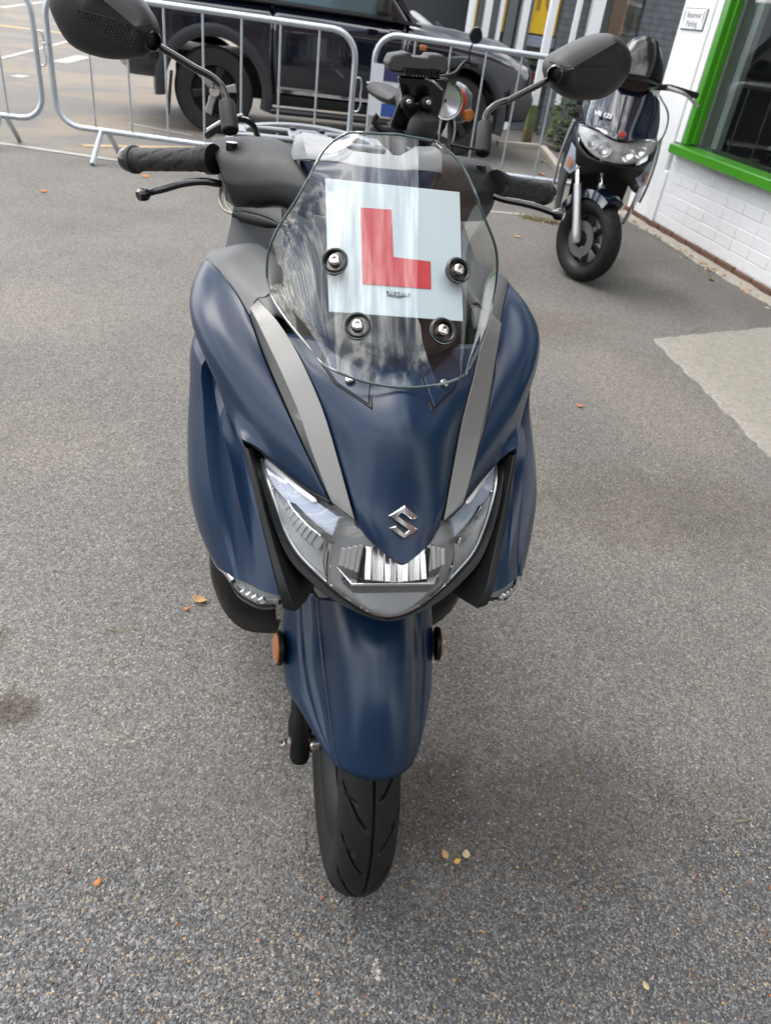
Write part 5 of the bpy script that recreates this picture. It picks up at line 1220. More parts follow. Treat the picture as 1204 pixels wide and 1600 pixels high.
# ================================================================== CROWD BARRIERS
def barrier(label, x, y, heading, s0=0.0, length=2.21, zt=1.077, zb=0.216, bars=7, first=.29, step=.276):
    t = thing('crowd_barrier', label, 'barrier', (x, y, 0), heading, group='galvanised crowd barriers')
    r = .17; pts = []
    for cx, cz, a0 in ((r, zb + r, 270), (r, zt - r, 180), (length - r, zt - r, 90), (length - r, zb + r, 0)):
        for k in range(7):
            a = R_(a0 - 90 * k / 6); pts.append((cx + r * math.cos(a), 0, cz + r * math.sin(a)))
    V, F = tube(pts, .0205, 12, closed=True); obj('frame_tube', V, F, GALV, t, ang=50)
    src = None
    for i in range(bars):
        xx = first + step * i
        if src is None:
            V, F = tube([(0, 0, zb + .012), (0, 0, zt - .012)], .0078, 8); src = obj('upright_bar', V, F, GALV, t); src.location.x = xx; OFF[src.name][0] = xx
        else: o = inst(src, 'upright_bar', (xx, 0, (zb + zt) / 2), t)
    for xx in (.33, length - .33):
        V, F = tube([(xx, 0, zb), (xx - .01, -.215, .012)], .019, 10); obj('foot', V, F, GALV, t)
        V, F = tube([(xx + .045, 0, zb), (xx + .045, .235, .012)], .019, 10); obj('foot', V, F, GALV, t)
    hk = MB(); hk.add(*tube(cr_spline([(length + .012, 0, .80), (length + .05, 0, .80), (length + .058, 0, .78), (length + .058, 0, .68)], 12), .006, 6)); hk.add(*tube(cr_spline([(length + .058, 0, .70), (length + .058, 0, .60), (length + .045, 0, .585), (length + .012, 0, .585)], 12), .006, 6))
    hk.obj('coupling_hook', GALV, t); hk2 = MB(); hk2.add(*tube([(-.012, 0, .74), (-.045, 0, .74)], .008, 6)); hk2.obj('coupling_pin', GALV, t)
    return t
barrier('middle crowd barrier in front of the rear half of the dark off-roader', -1.5415, 5.679, -.2115)
b1l = 2.21; h1 = -.07
barrier('left crowd barrier of which only the right end shows at the left edge', -1.66 - b1l * math.cos(h1), 5.80 - b1l * math.sin(h1), h1)
barrier('right crowd barrier in front of the off-roader bonnet and front wheel', .835, 5.72, -.2115, first=.30)
# notice hung on the right barrier
nt = thing('paper_notice', 'white notice with blue blocks hung on the left post of the right barrier', 'notice', (.93, 5.66, .70), -.21)
V, F = box((0, 0, 0), (.24, .004, .36)); obj('sheet', V, F, mat('notice paper', (.62, .64, .68), .5), nt)
NB = mat('notice blue', (.03, .08, .30), .5); ND = mat('notice navy', (.03, .03, .10), .5)
for c, s_, m_ in (((.05, -.004, .12), (.14, .003, .10), ND), ((.05, -.004, -.13), (.13, .003, .09), NB), ((-.03, -.004, .0), (.15, .003, .012), ND), ((-.03, -.004, -.03), (.15, .003, .012), ND)):
    V, F = box(c, s_); obj('print_block', V, F, m_, nt)

# ================================================================== DARK OFF-ROADER
CARP = mat('midnight blue car paint', (.003, .0045, .012), .12, .0, coat=1.0, coat_r=.03, noise=.05)
CARBK = mat('car black trim', (.008, .0085, .0095), .5)
FLARE = mat('dark grey flare plastic', (.024, .026, .031), .40)
CARGL = mat('car window glass', (.05, .09, .10), .04, .0, coat=1.0)
CTYRE = mat('car tyre', (.014, .0135, .0135), .75, noise=.3, nscale=20)
car = thing('off_roader', 'dark blue three-door off-roader with grey wheel flares parked behind the barriers', 'car', (-.43, 7.45, 0), R_(3.6))
def arch(cx, r, a0, a1, n=14, z=.375): return [(cx + r * math.cos(R_(a0 + (a1 - a0) * i / n)), z + r * math.sin(R_(a0 + (a1 - a0) * i / n))) for i in range(n + 1)]
side = [(-.78, .52), (-.45, .42)] + arch(0, .47, 175, 5) + [(.52, .30), (1.92, .30)] + arch(2.46, .47, 175, 5) + [(2.98, .40), (3.22, .42), (3.30, .62), (3.27, .86), (3.15, .98), (2.7, 1.05), (1.86, 1.12), (1.0, 1.14), (-.2, 1.15), (-.74, 1.14), (-.80, .90)]
W_ = 1.80
def xs(poly, y0, y1): return prism([(x, y0, z) for x, z in poly], (0, y1 - y0, 0))
V, F = xs(side, 0.11, W_ - .02)
body = bev(obj('body', V, F, CARP, car, ang=25), .02, 2, 30)
# painted side skins: rear quarter, door and front wing, with real gaps between them
def belt(x): return float(np.interp(x, [-.8, 1.0, 1.86, 2.7, 3.2], [1.145, 1.14, 1.118, 1.05, .96]))
def low(x):
    z = .44 if x < 0 else .31
    if x > 2.9: z = .42
    for cx in (0, 2.46):
        if abs(x - cx) < .47: z = max(z, .375 + math.sqrt(.47 ** 2 - (x - cx) ** 2))
    return z
def skin(name, x0, x1, nx):
    V = []; nz = 16; xs_ = np.linspace(x0, x1, nx)
    for x in xs_:
        a, b = low(x), belt(x)
        for k in range(nz):
            t = k / (nz - 1); z = a + (b - a) * (1 - (1 - t) ** 1.5); q = b - z
            y = -.022 + .13 * max(0, 1 - q / .16) ** 2 + .10 * max(0, (.78 - z) / .5) ** 2 + (.10 * max(0, (x - 2.75) / .5) ** 2) + (.06 * max(0, (-.5 - x) / .3) ** 2)
            V.append((x, y, z))
    F = grid_faces(nx, nz); return shell(obj(name, V, orient(V, F, np.array([1.2, .9, .7])), CARP, car, ang=50), .012, 0)
skin('rear_quarter', -.79, .535, 40); skin('door', .548, 1.845, 24); skin('front_wing', 1.858, 3.24, 40)
V, F = prism([(.55, .02, .315), (1.90, .02, .315), (1.88, .006, .40), (.57, .006, .40)], (0, .05, 0)); bev(obj('door_foot', V, F, CARBK, car), .006)
V, F = rings([[(.60, -.016, .425), (.60, -.016, .455), (.60, .03, .455), (.60, .03, .425)], [(1.80, -.016, .425), (1.80, -.016, .455), (1.80, .03, .455), (1.80, .03, .425)]]); obj('chrome_strip', V, F, CHROME, car)
V, F = tube(cr_spline([(.70, .01, .935), (.74, -.052, .94), (.88, -.052, .94), (.92, .01, .935)], 12), .012, 8); obj('door_handle', V, F, CARBK, car)
V, F = box((1.22, -.07, .27), (1.40, .16, .05)); bev(obj('side_step', V, F, CARBK, car), .02)
# flares
def flare(cx, a0=188, a1=-14):
    R1 = []
    for i in range(27):
        a = R_(a0 + (a1 - a0) * i / 26); R1.append([np.array([cx + r * math.cos(a), y, .375 + r * math.sin(a)]) for r, y in ((.455, .06), (.455, -.055), (.49, -.075), (.545, -.062), (.565, -.01), (.565, .06))])
    V, F = rings(R1); return obj('wheel_flare', V, F, FLARE, car, ang=50)
flare(0); flare(2.46)
# greenhouse
ghs = [(-.74, 1.145), (-.66, 1.84), (-.2, 1.88), (.95, 1.86), (1.28, 1.80), (1.90, 1.12)]
def slope(z): return .03 + (z - 1.14) * .22
V = []
for yy in (0, 1):
    for x, z in ghs: V.append((x, slope(z) if yy == 0 else W_ - slope(z), z))
n_ = len(ghs); F = [tuple(range(n_)), tuple(range(2 * n_ - 1, n_ - 1, -1))] + [(i, i + n_, (i + 1) % n_ + n_, (i + 1) % n_) for i in range(n_)]
V = np.array(V); F = orient(V, F, V.mean(0)); bev(obj('roof', V, F, CARP, car, ang=25), .04, 3, 20)
def sidewin(poly, name, m, off): 
    P = [(x, slope(z) - off, z) for x, z in poly]; V, F = prism(P, (0, .012, .0)); return obj(name, V, F, m, car)
sidewin([(.58, 1.175), (1.62, 1.165), (1.20, 1.72), (.60, 1.76)], 'side_window', CARGL, .006)
sidewin([(-.60, 1.185), (.47, 1.18), (.49, 1.765), (-.54, 1.77)], 'side_window', CARGL, .006)
for poly in ([(.47, 1.17), (.575, 1.17), (.595, 1.78), (.495, 1.78)], [(-.64, 1.155), (1.70, 1.145), (1.68, 1.17), (-.62, 1.185)]): sidewin(poly, 'window_trim', CARBK, .012)
V, F = prism([(1.905, .10, 1.145), (1.905, W_ - .10, 1.145), (1.315, W_ - .22, 1.785), (1.315, .22, 1.785)], (.012, 0, .010)); obj('windscreen', V, F, CARGL, car)
V, F = tube([(1.93, .075, 1.13), (1.30, .20, 1.80)], .028, 8); obj('window_pillar', V, F, CARP, car)
V, F = prism([(1.70, -.012, 1.14), (1.98, -.012, 1.115), (1.98, -.012, 1.135), (1.78, -.012, 1.16)], (0, .03, 0)); obj('mirror_patch', V, F, CARBK, car)
V, F = rings([[(1.50, -.02, 1.20), (1.60, -.02, 1.20), (1.60, -.02, 1.24), (1.50, -.02, 1.24)], [(1.50, -.10, 1.17), (1.62, -.10, 1.17), (1.62, -.10, 1.34), (1.50, -.10, 1.34)], [(1.50, -.28, 1.18), (1.60, -.28, 1.18), (1.60, -.28, 1.36), (1.50, -.28, 1.36)]]); bev(obj('wing_mirror', V, F, CARBK, car), .03, 3)
# bonnet with raised middle, wipers, side lamp
R1 = []
for x, z, ins in ((1.90, 1.135, .16), (2.4, 1.115, .17), (2.9, 1.07, .2), (3.16, .99, .26)): R1.append([(x, ins, z - .05), (x, ins + .05, z + .022), (x, W_ - ins - .05, z + .022), (x, W_ - ins, z - .05)])
V, F = rings(R1); bev(obj('bonnet', V, F, mat('blue grey bonnet with painted sheen', (.030, .037, .047), .22, .3, coat=.8), car, ang=20), .02, 3)  # lighter than the body paint: grey sky reflection put into the colour
V, F = box((2.02, -.01, .955), (.07, .04, .045)); bev(obj('side_lamp', V, F, AMBER, car), .008)
for y0 in (.35, 1.0):
    V, F = tube([(1.96, y0, 1.16), (1.80, y0 + .55, 1.27)], .010, 6); obj('wiper', V, F, CARBK, car)
V, F = rings([[(3.02, -.01, .38), (3.30, .10, .38), (3.34, .3, .38), (3.34, 1.5, .38), (3.30, 1.7, .38), (3.02, 1.81, .38)], [(3.02, -.03, .60), (3.34, .08, .60), (3.40, .3, .60), (3.40, 1.5, .60), (3.34, 1.72, .60), (3.02, 1.83, .60)], [(3.02, -.01, .72), (3.30, .12, .72), (3.36, .3, .72), (3.36, 1.5, .72), (3.30, 1.68, .72), (3.02, 1.81, .72)]]); bev(obj('front_bumper', V, F, CARBK, car), .03, 2)
V, F = rings([[(-.50, -.01, .46), (-.78, .06, .48), (-.86, .3, .48), (-.86, 1.5, .48), (-.78, 1.74, .48), (-.50, 1.81, .46)], [(-.50, -.03, .62), (-.82, .05, .64), (-.92, .3, .64), (-.92, 1.5, .64), (-.82, 1.75, .64), (-.50, 1.83, .62)], [(-.50, -.01, .74), (-.80, .08, .76), (-.88, .3, .76), (-.88, 1.5, .76), (-.80, 1.72, .76), (-.50, 1.81, .74)]]); bev(obj('rear_bumper', V, F, GLOSSB, car), .03, 2)
V, F = box((-.80, .20, .98), (.04, .16, .26)); bev(obj('tail_lamp', V, F, REDP, car), .02)
V, F = lathe([(.30, -.1), (.36, -.08), (.37, 0), (.36, .08), (.28, .1)], (-.93, .95, .98), (1, 0, 0), 32); obj('spare_wheel', V, F, CTYRE, car)
V, F = box((-.42, .04, .32), (.03, .22, .36), ry=.12); bev(obj('mud_flap', V, F, CARBK, car), .006)
CRIM = mat('car rim', (.020, .021, .023), .3, .3); CALU = mat('car alloy face', (.42, .42, .42), .3, .8)
def carwheel(x, y, sgn):
    w = part_empty('wheel', car, (x, y, .375)); c = np.array([x, y, .375])
    V, F = lathe([(.225, -.11), (.30, -.125), (.355, -.118), (.374, -.09), (.377, 0), (.374, .09), (.355, .118), (.30, .125), (.225, .11)], c, (0, 1, 0), 48, True); obj('tyre', V, F, CTYRE, w)
    V, F = lathe([(.228, -.10), (.232, -.112), (.222, -.114), (.205, -.07), (.20, .10)], c, (0, sgn, 0), 40); obj('rim', V, F[:-2], CRIM, w)
    V, F = lathe([(.20, -.02), (.001, -.03)], c, (0, sgn, 0), 32); obj('wheel_dish', V, F, BLACK, w)
    for k in range(6):
        a = k * R_(60) + .2; R1 = []
        for r, hw, yy in ((.05, .036, -.075), (.12, .030, -.082), (.215, .042, -.098)):
            d = np.array([math.cos(a), 0, math.sin(a)]); tn = np.array([-math.sin(a), 0, math.cos(a)])
            R1.append([c + d * r + tn * hw * i + np.array([0, sgn * (yy + j), 0]) for i, j in ((-1, 0), (1, 0), (1, .03), (-1, .03))])
        V, F = rings(R1); bev(obj('spoke', V, F, CRIM if k % 2 else CALU, w), .008)
    V, F = lathe([(.055, -.08), (.05, -.095), (.02, -.098)], c, (0, sgn, 0), 20); obj('hub_cap', V, F, CHROME, w)
for x in (0, 2.46):
    carwheel(x, .115, 1); carwheel(x, W_ - .115, -1)
V, F = box((1.25, .9, .5), (3.2, 1.3, .35)); obj('underbody', V, F, BLACK, car)

# ================================================================== CARS FARTHER BACK
def back_car(name, label, cat, x, y, h, body_m, L=4.0, Wd=1.7, roof=1.45, bonn=.95, van=False):
    t = thing(name, label, cat, (x, y, 0), h)
    if van: prof = [(-2, .35), (2.1, .35), (2.15, .75), (1.95, 1.05), (1.35, 1.25), (.75, 2.0), (-1.95, 2.05), (-2.05, 1.2)]
    else: prof = [(-2, .35), (1.95, .35), (2.02, .62), (1.85, .86), (.85, bonn), (.10, roof - .06), (-.4, roof), (-1.4, roof - .05), (-1.9, bonn), (-2.05, .75)]
    V, F = prism([(a, -Wd / 2, z) for a, z in prof], (0, Wd, 0)); bev(obj('body', V, F, body_m, t, ang=25), .06, 3, 20)
    if van: w = [(1.36, 1.27), (.78, 1.96)]
    else: w = [(.84, bonn + .03), (.14, roof - .07)]
    (xa, za), (xb, zb) = w
    V, F = prism([(xa, -Wd * .42, za), (xa, Wd * .42, za), (xb, Wd * .36, zb), (xb, -Wd * .36, zb)], (.03, 0, .04)); obj('windscreen', V, F, CARGL, t)
    V, F = prism([(xb - .1, -Wd / 2 - .006, zb - .04), (xa - .25, -Wd / 2 - .006, za + .02), (xa - 1.8, -Wd / 2 - .006, za + .04), (xb - 1.2, -Wd / 2 - .006, zb - .04)], (0, .02, 0)); obj('side_window', V, F, CARGL, t)
    for xx in (-1.3, 1.25):
        for yy in (-Wd / 2 + .08, Wd / 2 - .08):
            V, F = lathe([(.18, -.09), (.29, -.1), (.31, 0), (.29, .1), (.18, .09)], (xx, yy, .31), (0, 1, 0), 28); obj('wheel', V, F, CTYRE, t)
    for yy in (-Wd * .36, Wd * .36):
        V, F = box((1.93, yy, .72), (.12, .30, .16)); bev(obj('headlight', V, F, LGUIDE, t), .03)
    V, F = tube([(xa - .1, Wd * .2, za + .02), (xa + .02, -Wd * .25, za + .05)], .012, 6); obj('wiper', V, F, CARBK, t)
    return t
back_car('parked_car', 'white car with dark bonnet vents partly hidden behind the dark off-roader', 'car', (2.4580,12.2000,1.0660)[0] - .2, 12.6, R_(-24), mat('white car paint', (.66, .68, .70), .2, coat=1), bonn=1.0)
back_car('parked_van', 'pale blue grey van parked behind the white car', 'van', (2.9840,16.0000,1.3350)[0] - 1.4, 16.4, R_(-18), mat('pale blue van paint', (.30, .37, .46), .25, coat=1), van=True)

# ================================================================== BLACK SCOOTER BY THE SHOP
s2 = thing('scooter', 'gloss black scooter with twin headlamps and silver fork parked by the white pillar', 'scooter', (1.87, 3.42, 0), R_(4))
BGL = mat('gloss black lacquer with blue sheen', (.004, .008, .020), .10, coat=1.0, coat_r=.03)  # black lacquer; the blue in its base colour paints a bluish reflection
SILV = mat('silver lacquer', (.50, .51, .53), .3, .6)
# local frame: faces -y, front axle at y=0, z=.235, leans a little; steered towards +x
ST = R_(38)
def stw(p): 
    x, y, z = p; return (x * math.cos(ST) - y * math.sin(ST), x * math.sin(ST) + y * math.cos(ST), z)
def ste(V): return [stw(p) for p in V]
w2 = part_empty('front_wheel', s2, (0, 0, .235))
o = tyre(w2, np.array([0, 0, .235]), .235, .115, .082, True, 200, steer=ST)
def ringobj(name, prof, c, ax, m, par, seg=40, cp=True):
    V, F = lathe(prof, c, ax, seg, cp); return obj(name, ste(V), F, m, par)
ringobj('rim', [(.158, -.042), (.162, -.034), (.142, -.02), (.142, .02), (.162, .034), (.158, .042), (.135, .02), (.135, -.02)], (0, 0, .235), (1, 0, 0), BLACK, w2)
for k in range(6):
    a = k * R_(60) + .35; R1 = []
    for r, hw in ((.02, .018), (.08, .014), (.145, .018)):
        d = np.array([0, math.cos(a), math.sin(a)]); tn = np.array([0, -math.sin(a), math.cos(a)]); R1.append([np.array([0, 0, .235]) + d * r + tn * hw * i + np.array([j * .016, 0, 0]) for i, j in ((-1, -1), (1, -1), (1, 1), (-1, 1))])
    V, F = rings(R1); bev(obj('spoke', ste(V), F, BLACK, w2), .005)
ringobj('hub', [(.02, -.05), (.032, -.045), (.032, .045), (.02, .05)], (0, 0, .235), (1, 0, 0), BLACK, w2, 20, False)
ringobj('brake_disc', [(.05, -.055), (.10, -.055), (.10, -.05), (.05, -.05)], (0, 0, .235), (1, 0, 0), GREYP, w2)
for s in (-1, 1):
    b0 = np.array([s * .088, -.01, .215]); d = np.array([0, .40, .917])
    V, F = tube([b0 + d * t for t in (0, .01, .05, .20, .32)], [.016, .022, .024, .021, .021], 16); fk = obj('fork_leg', ste(V), F, SILV, s2)
    V, F = tube([b0 + d * t for t in (.30, .56)], .0155, 14); obj('fork_tube', ste(V), F, CHROME, fk)
# mudguard over the back of the wheel
R1 = []
for a in np.linspace(150, 62, 12):
    a = R_(a); R1.append([np.array([x, -math.cos(a) * -r * -1, .235 + math.sin(a) * r]) for x, r in ((-.068, .225), (-.06, .268), (0, .282), (.06, .268), (.068, .225), (0, .262))])
V, F = rings(R1); obj('mudguard', ste(V), F, BGL, s2, ang=60)
# front apron: grid across and down
ap = [
 [(0, .09, 1.02), (.10, .11, 1.01), (.16, .16, .98), (.185, .24, .95)],
 [(0, .03, .93), (.11, .06, .92), (.185, .13, .89), (.215, .24, .87)],
 [(0, -.04, .83), (.10, .0, .83), (.19, .09, .81), (.225, .23, .80)],
 [(0, -.085, .775), (.05, -.07, .78), (.14, .01, .80), (.225, .16, .785)],
]
V, F, nr, nc = loft(full([[r[c] for r in ap] for c in range(4)]), 20, 4); apn = shell(obj('front_apron', V, orient(V, F, np.array([0, .4, .8])), BGL, s2, ang=50), .004, .002)
V, F = prism([(-.032, -.005, .975), (-.024, -.005, .975), (-.024, -.068, .815), (-.03, -.068, .815)], (0, .03, 0)); obj('panel_slot', V, F, BLACK, s2)
text_obj('side_lettering', 'VR 125', .034, PAINTW, s2, (-.115, .012, .868), Matrix(((.94, .28, -.2), (.33, -.45, .0), (.05, .85, .5))).to_3x3() if False else Matrix.Rotation(R_(-22), 3, 'Z') @ Matrix.Rotation(R_(58), 3, 'X'), ext=.004, bold=True)
V, F = lathe([(.024, 0), (.024, .006), (.021, .009)], (0, -.078, .800), (0, -.9, .45), 24); obj('badge', V, F, GREYP, s2)
V, F = box((0, -.092, .806), (.03, .012, .012)); obj('badge_print', V, F, mat('badge red', (.5, .05, .02), .4), s2)
V, F = box((0, -.091, .806), (.012, .012, .030)); obj('badge_print', V, F, MATS['badge red'], s2)
# twin headlamp
LTb = [(.215, .10, .785), (.17, .025, .79), (.11, -.03, .785), (.05, -.075, .768), (0, -.09, .762)]
LBb = [(.212, .085, .755), (.175, .01, .715), (.12, -.045, .68), (.06, -.085, .665), (0, -.095, .662)]
h2 = part_empty('headlamp', s2, (0, -.05, .72))
V, F, nr, nc = loft(full([[a, tuple(np.array(a) * .5 + np.array(b) * .5 + np.array([0, -.018, 0])), b] for a, b in zip(reversed(LTb), reversed(LBb))]), 9, 4); obj('lens', V, orient(V, F, np.array([0, .3, .75])), LENS, h2)
V, F, nr, nc = loft(full([[np.array(a) + np.array([0, .03, 0]), np.array(b) + np.array([0, .03, 0])] for a, b in zip(reversed(LTb), reversed(LBb))]), 5, 3); shell(obj('reflector', V, orient(V, F, np.array([0, .3, .75])), RIB, h2), .004, 0)
for s in (-1, 1):
    for c, r in (((.055, -.05, .715), .036), ((.12, .0, .735), .034)):
        V, F = lathe([(.008, .0), (r * .6, .006), (r, .022), (r * 1.05, .026)], (s * c[0], c[1], c[2]), (s * .25, -.95, .1), 24); obj('bowl', V, F[:-2], REFL, h2)
V, F, nr, nc = loft(full([[(0, -.085, .655), (0, -.03, .60)], [(.06, -.075, .655), (.06, -.02, .59)], [(.13, -.03, .665), (.12, .03, .56)], [(.19, .03, .70), (.17, .09, .52)], [(.225, .12, .76), (.205, .19, .50)]]), 6, 3); shell(obj('chin_panel', V, orient(V, F, np.array([0, .4, .7])), BLACK, s2), .004, 0)
for s in (1, -1):
    M_ = np.array([s, 1, 1])
    sh = [[(.228, .17, .78), (.222, .12, .70), (.205, .12, .60), (.20, .16, .46), (.19, .22, .33)], [(.245, .25, .76), (.25, .23, .66), (.245, .24, .54), (.235, .27, .40), (.215, .30, .30)], [(.225, .36, .72), (.235, .35, .62), (.235, .36, .5), (.225, .38, .38), (.21, .40, .28)]]
    V, F, nr, nc = loft(sh, 14, 3); V = V * M_; shell(obj('leg_panel', V, orient(V, F, np.array([0, .3, .5])), BGL, s2), .004, .001)
    V, F = prism([np.array(p) * M_ for p in [(.232, .10, .70), (.13, .02, .62), (.20, .06, .545), (.236, .13, .56)]], (0, .02, 0)); bev(obj('indicator', V, F, LGUIDE, s2), .008)
    V, F = prism([np.array(p) * M_ for p in [(.225, .085, .640), (.200, .058, .615), (.210, .064, .575), (.230, .105, .58)]], (0, -.012, 0)); bev(obj('amber_lens', V, F, mat('pale amber', (.36, .15, .07), .3), s2), .005)
    V, F = tube(cr_spline([(s * .246, .22, .80), (s * .262, .24, .68), (s * .266, .27, .54), (s * .258, .30, .44)], 16), .008, 8); obj('silver_edge', V, F, SILV, s2)
    V, F = tube([(s * .08, .14, 1.03), (s * .20, .20, 1.045), (s * .36, .26, 1.03)], [.016, .016, .017], 10); obj('handlebar', V, F, BLACK, s2)
    V, F = tube(cr_spline([(s * .18, .16, 1.045), (s * .28, .17, 1.03), (s * .37, .20, .985)], 12), [.010] * 6 + [.008] * 5 + [.011], 8); obj('brake_lever', V, F, ALLOY, s2)
R1 = [[np.array([w * math.cos(a), y, z + h * math.sin(a)]) for a in np.linspace(0, 2 * math.pi, 16, endpoint=False)] for y, w, z, h in ((.05, .08, 1.03, .03), (.10, .13, 1.05, .055), (.20, .14, 1.07, .06), (.30, .08, 1.06, .04))]
V, F = rings(R1); obj('handlebar_cowl', V, F, GLOSSB, s2)
V, F, nr, nc = loft(full([[(0, .03, 1.05), (0, .07, 1.16), (0, .14, 1.25)], [(.09, .05, 1.05), (.085, .085, 1.15), (.06, .15, 1.235)], [(.14, .10, 1.05), (.125, .13, 1.13), (.09, .17, 1.20)]]), 8, 3); shell(obj('fly_screen', V, orient(V, F, np.array([0, .5, 1.0])), mat('smoked screen', (.004, .0045, .005), .18, coat=.25), s2), .004, 0)
V, F = box((-.20, .24, 1.0), (.05, .03, .05)); obj('blue_tag', V, F, mat('blue tag', (.02, .12, .45), .4), s2)
V, F = tube(cr_spline([(.16, .20, 1.0), (.235, .19, .92), (.25, .22, .80), (.22, .26, .74)], 14), .006, 6); obj('brake_hose', V, F, ALLOY, s2)
for nm, ss, m_ in (('floorboard', [[(x, y, z) for x, y, z in sec(yy, .17, .22, .32, .9)] for yy in (.3, .55, .8)], BLACK), ('tail_body', [sec(.75, .12, .4, .70), sec(1.0, .18, .45, .78), sec(1.35, .12, .6, .82)], BGL), ('seat', [sec(.68, .10, .70, .80), sec(.95, .15, .76, .84), sec(1.35, .12, .80, .90)], SEATM)):
    V, F = rings(ss); subsurf(obj(nm, V, F, m_, s2), 1)
V, F = lathe([(.12, -.05), (.2, -.06), (.232, 0), (.2, .06), (.12, .05)], (0, 1.25, .235), (1, 0, 0), 40, True); obj('rear_wheel', V, F, RUBBER, s2)
V, F = rings([[(-.15, .26, .95), (.15, .26, .95), (.15, .30, .95), (-.15, .30, .95)], [(-.17, .30, .6), (.17, .30, .6), (.17, .34, .6), (-.17, .34, .6)], [(-.15, .30, .3), (.15, .30, .3), (.15, .34, .3), (-.15, .34, .3)]]); obj('leg_shield', V, F, BLACK, s2)
s2.rotation_euler = (0, R_(2.5), R_(-20)); s2.scale = (1.05, 1.05, 1.03)

# ================================================================== SMALL GREY MOTORBIKE
bk = thing('motorbike', 'small grey motorbike with round headlamp, red side flash and amber indicators behind the phone holder', 'motorbike', (.99, 3.62, 0), R_(12))
GTK = mat('grey tank paint', (.12, .13, .145), .35, coat=.4)
wb = part_empty('front_wheel', bk, (0, 0, .26))
V, F = lathe([(.17, -.04), (.22, -.055), (.262, 0), (.22, .055), (.17, .04)], (0, 0, .26), (1, 0, 0), 40, True); obj('tyre', V, F, RUBBER, wb)
V, F = lathe([(.172, -.03), (.172, .03), (.15, .02), (.15, -.02)], (0, 0, .26), (1, 0, 0), 40, True); obj('rim', V, F, ALLOY, wb)
for k in range(10):
    a = k * R_(36); V, F = tube([(.02 * (-1) ** k, .03 * math.cos(a), .26 + .03 * math.sin(a)), (0, .16 * math.cos(a + .2), .26 + .16 * math.sin(a + .2))], .0025, 5); obj('spoke', V, F, CHROME, wb)
V, F = lathe([(.03, -.06), (.05, -.04), (.05, .04), (.03, .06)], (0, 0, .26), (1, 0, 0), 20); obj('hub', V, F, ALLOY, wb)
for s in (-1, 1):
    V, F = tube([(s * .085, 0, .24), (s * .085, .13, .55), (s * .085, .26, .90)], [.020, .020, .017], 12); obj('fork_leg', V, F, BLACK, bk)
    V, F = tube([(s * .06, .18, .82), (s * .15, .175, .79)], .008, 8); st = obj('indicator_stem', V, F, BLACK, bk)
    V, F = lathe([(.015, -.03), (.030, -.022), (.0335, 0), (.030, .012), (.012, .018)], (s * .155, .12, .79), (0, -1, .05), 24); obj('indicator', V, F, AMBER, bk)
    V, F = tube(cr_spline([(0, .28, .95), (s * .10, .27, .98), (s * .17, .30, 1.04), (s * .26, .34, 1.03)], 14), .011, 8); obj('handlebar', V, F, BLACK, bk)
    V, F = tube([(s * .20, .315, 1.035), (s * .27, .345, 1.03)], .016, 10); obj('grip', V, F, GRIPR, bk)
    if s < 0: continue
    V, F = tube(cr_spline([(s * .20, .31, 1.04), (s * .185, .29, 1.10), (s * .19, .28, 1.14)], 10), .005, 6); obj('mirror_arm', V, F, BLACK, bk)
    V, F = lathe([(.01, -.012), (.045, -.006), (.05, .004), (.046, .01)], (s * .20, .28, 1.175), (s * .3, -.9, .1), 24); V = np.array(V); V[:, 2] = 1.175 + (V[:, 2] - 1.175) * .85; obj('mirror', V, F, GLOSSB, bk)
V, F = lathe([(.03, .10), (.075, .07), (.088, .02), (.090, 0), (.084, -.004)], (0, .10, .85), (0, 1, 0), 32); obj('headlamp_shell', V, F[:-1], GLOSSB, bk)
V, F = lathe([(.082, .002), (.05, .025), (.01, .035)], (0, .10, .85), (0, 1, 0), 32); obj('reflector', V, F[:-2], MATS['satin reflector'], bk)
V, F = lathe([(.083, .0), (.06, -.012), (.02, -.018), (.001, -.018)], (0, .10, .85), (0, 1, 0), 32); obj('headlamp_glass', V, F, LENS, bk)
V, F = lathe([(.085, -.004), (.092, -.004), (.092, .004), (.085, .004)], (0, .10, .85), (0, 1, 0), 32, True); obj('headlamp_rim', V, F, CHROME, bk)
V, F = rings([[(.088, .12, .92), (.115, .12, .90), (.115, .15, .90), (.088, .15, .92)], [(.098, .10, .86), (.125, .10, .85), (.125, .14, .85), (.098, .14, .86)], [(.09, .12, .78), (.112, .12, .79), (.112, .15, .79), (.09, .15, .78)]]); bev(obj('side_flash', V, F, REDP, bk, label='red side flash beside the headlamp'), .006)
V, F = rings([[(.118, .14, .94), (.20, .20, .90), (.20, .34, .90), (.118, .30, .96)], [(.128, .13, .84), (.215, .19, .82), (.215, .36, .82), (.128, .30, .84)], [(.118, .15, .73), (.19, .20, .74), (.19, .34, .74), (.118, .30, .73)]]); bev(obj('tank_shroud', V, F, GTK, bk), .03, 3)
V, F = lathe([(.02, -.02), (.035, -.015), (.036, .01), (.02, .02)], (.20, .24, .86), (1, -.5, 0), 16); obj('shroud_cap', V, F, GTK, bk)
R1 = [sec(y, w, z0, z1) for y, w, z0, z1 in ((.32, .08, .72, .92), (.5, .13, .70, .96), (.75, .10, .68, .90))]
V, F = rings(R1); subsurf(obj('fuel_tank', V, F, GTK, bk), 2)
R1 = [sec(y, w, z0, z1) for y, w, z0, z1 in ((.74, .10, .72, .80), (1.0, .13, .72, .82), (1.3, .10, .74, .84))]
V, F = rings(R1); subsurf(obj('seat', V, F, SEATM, bk), 1)
V, F = box((0, .55, .48), (.24, .34, .36)); bev(obj('engine', V, F, BLACK, bk), .03)
for i in range(6):
    V, F = box((0, .36, .42 + i * .035), (.20, .10, .010)); obj('cooling_fin', V, F, ALLOY, bk)
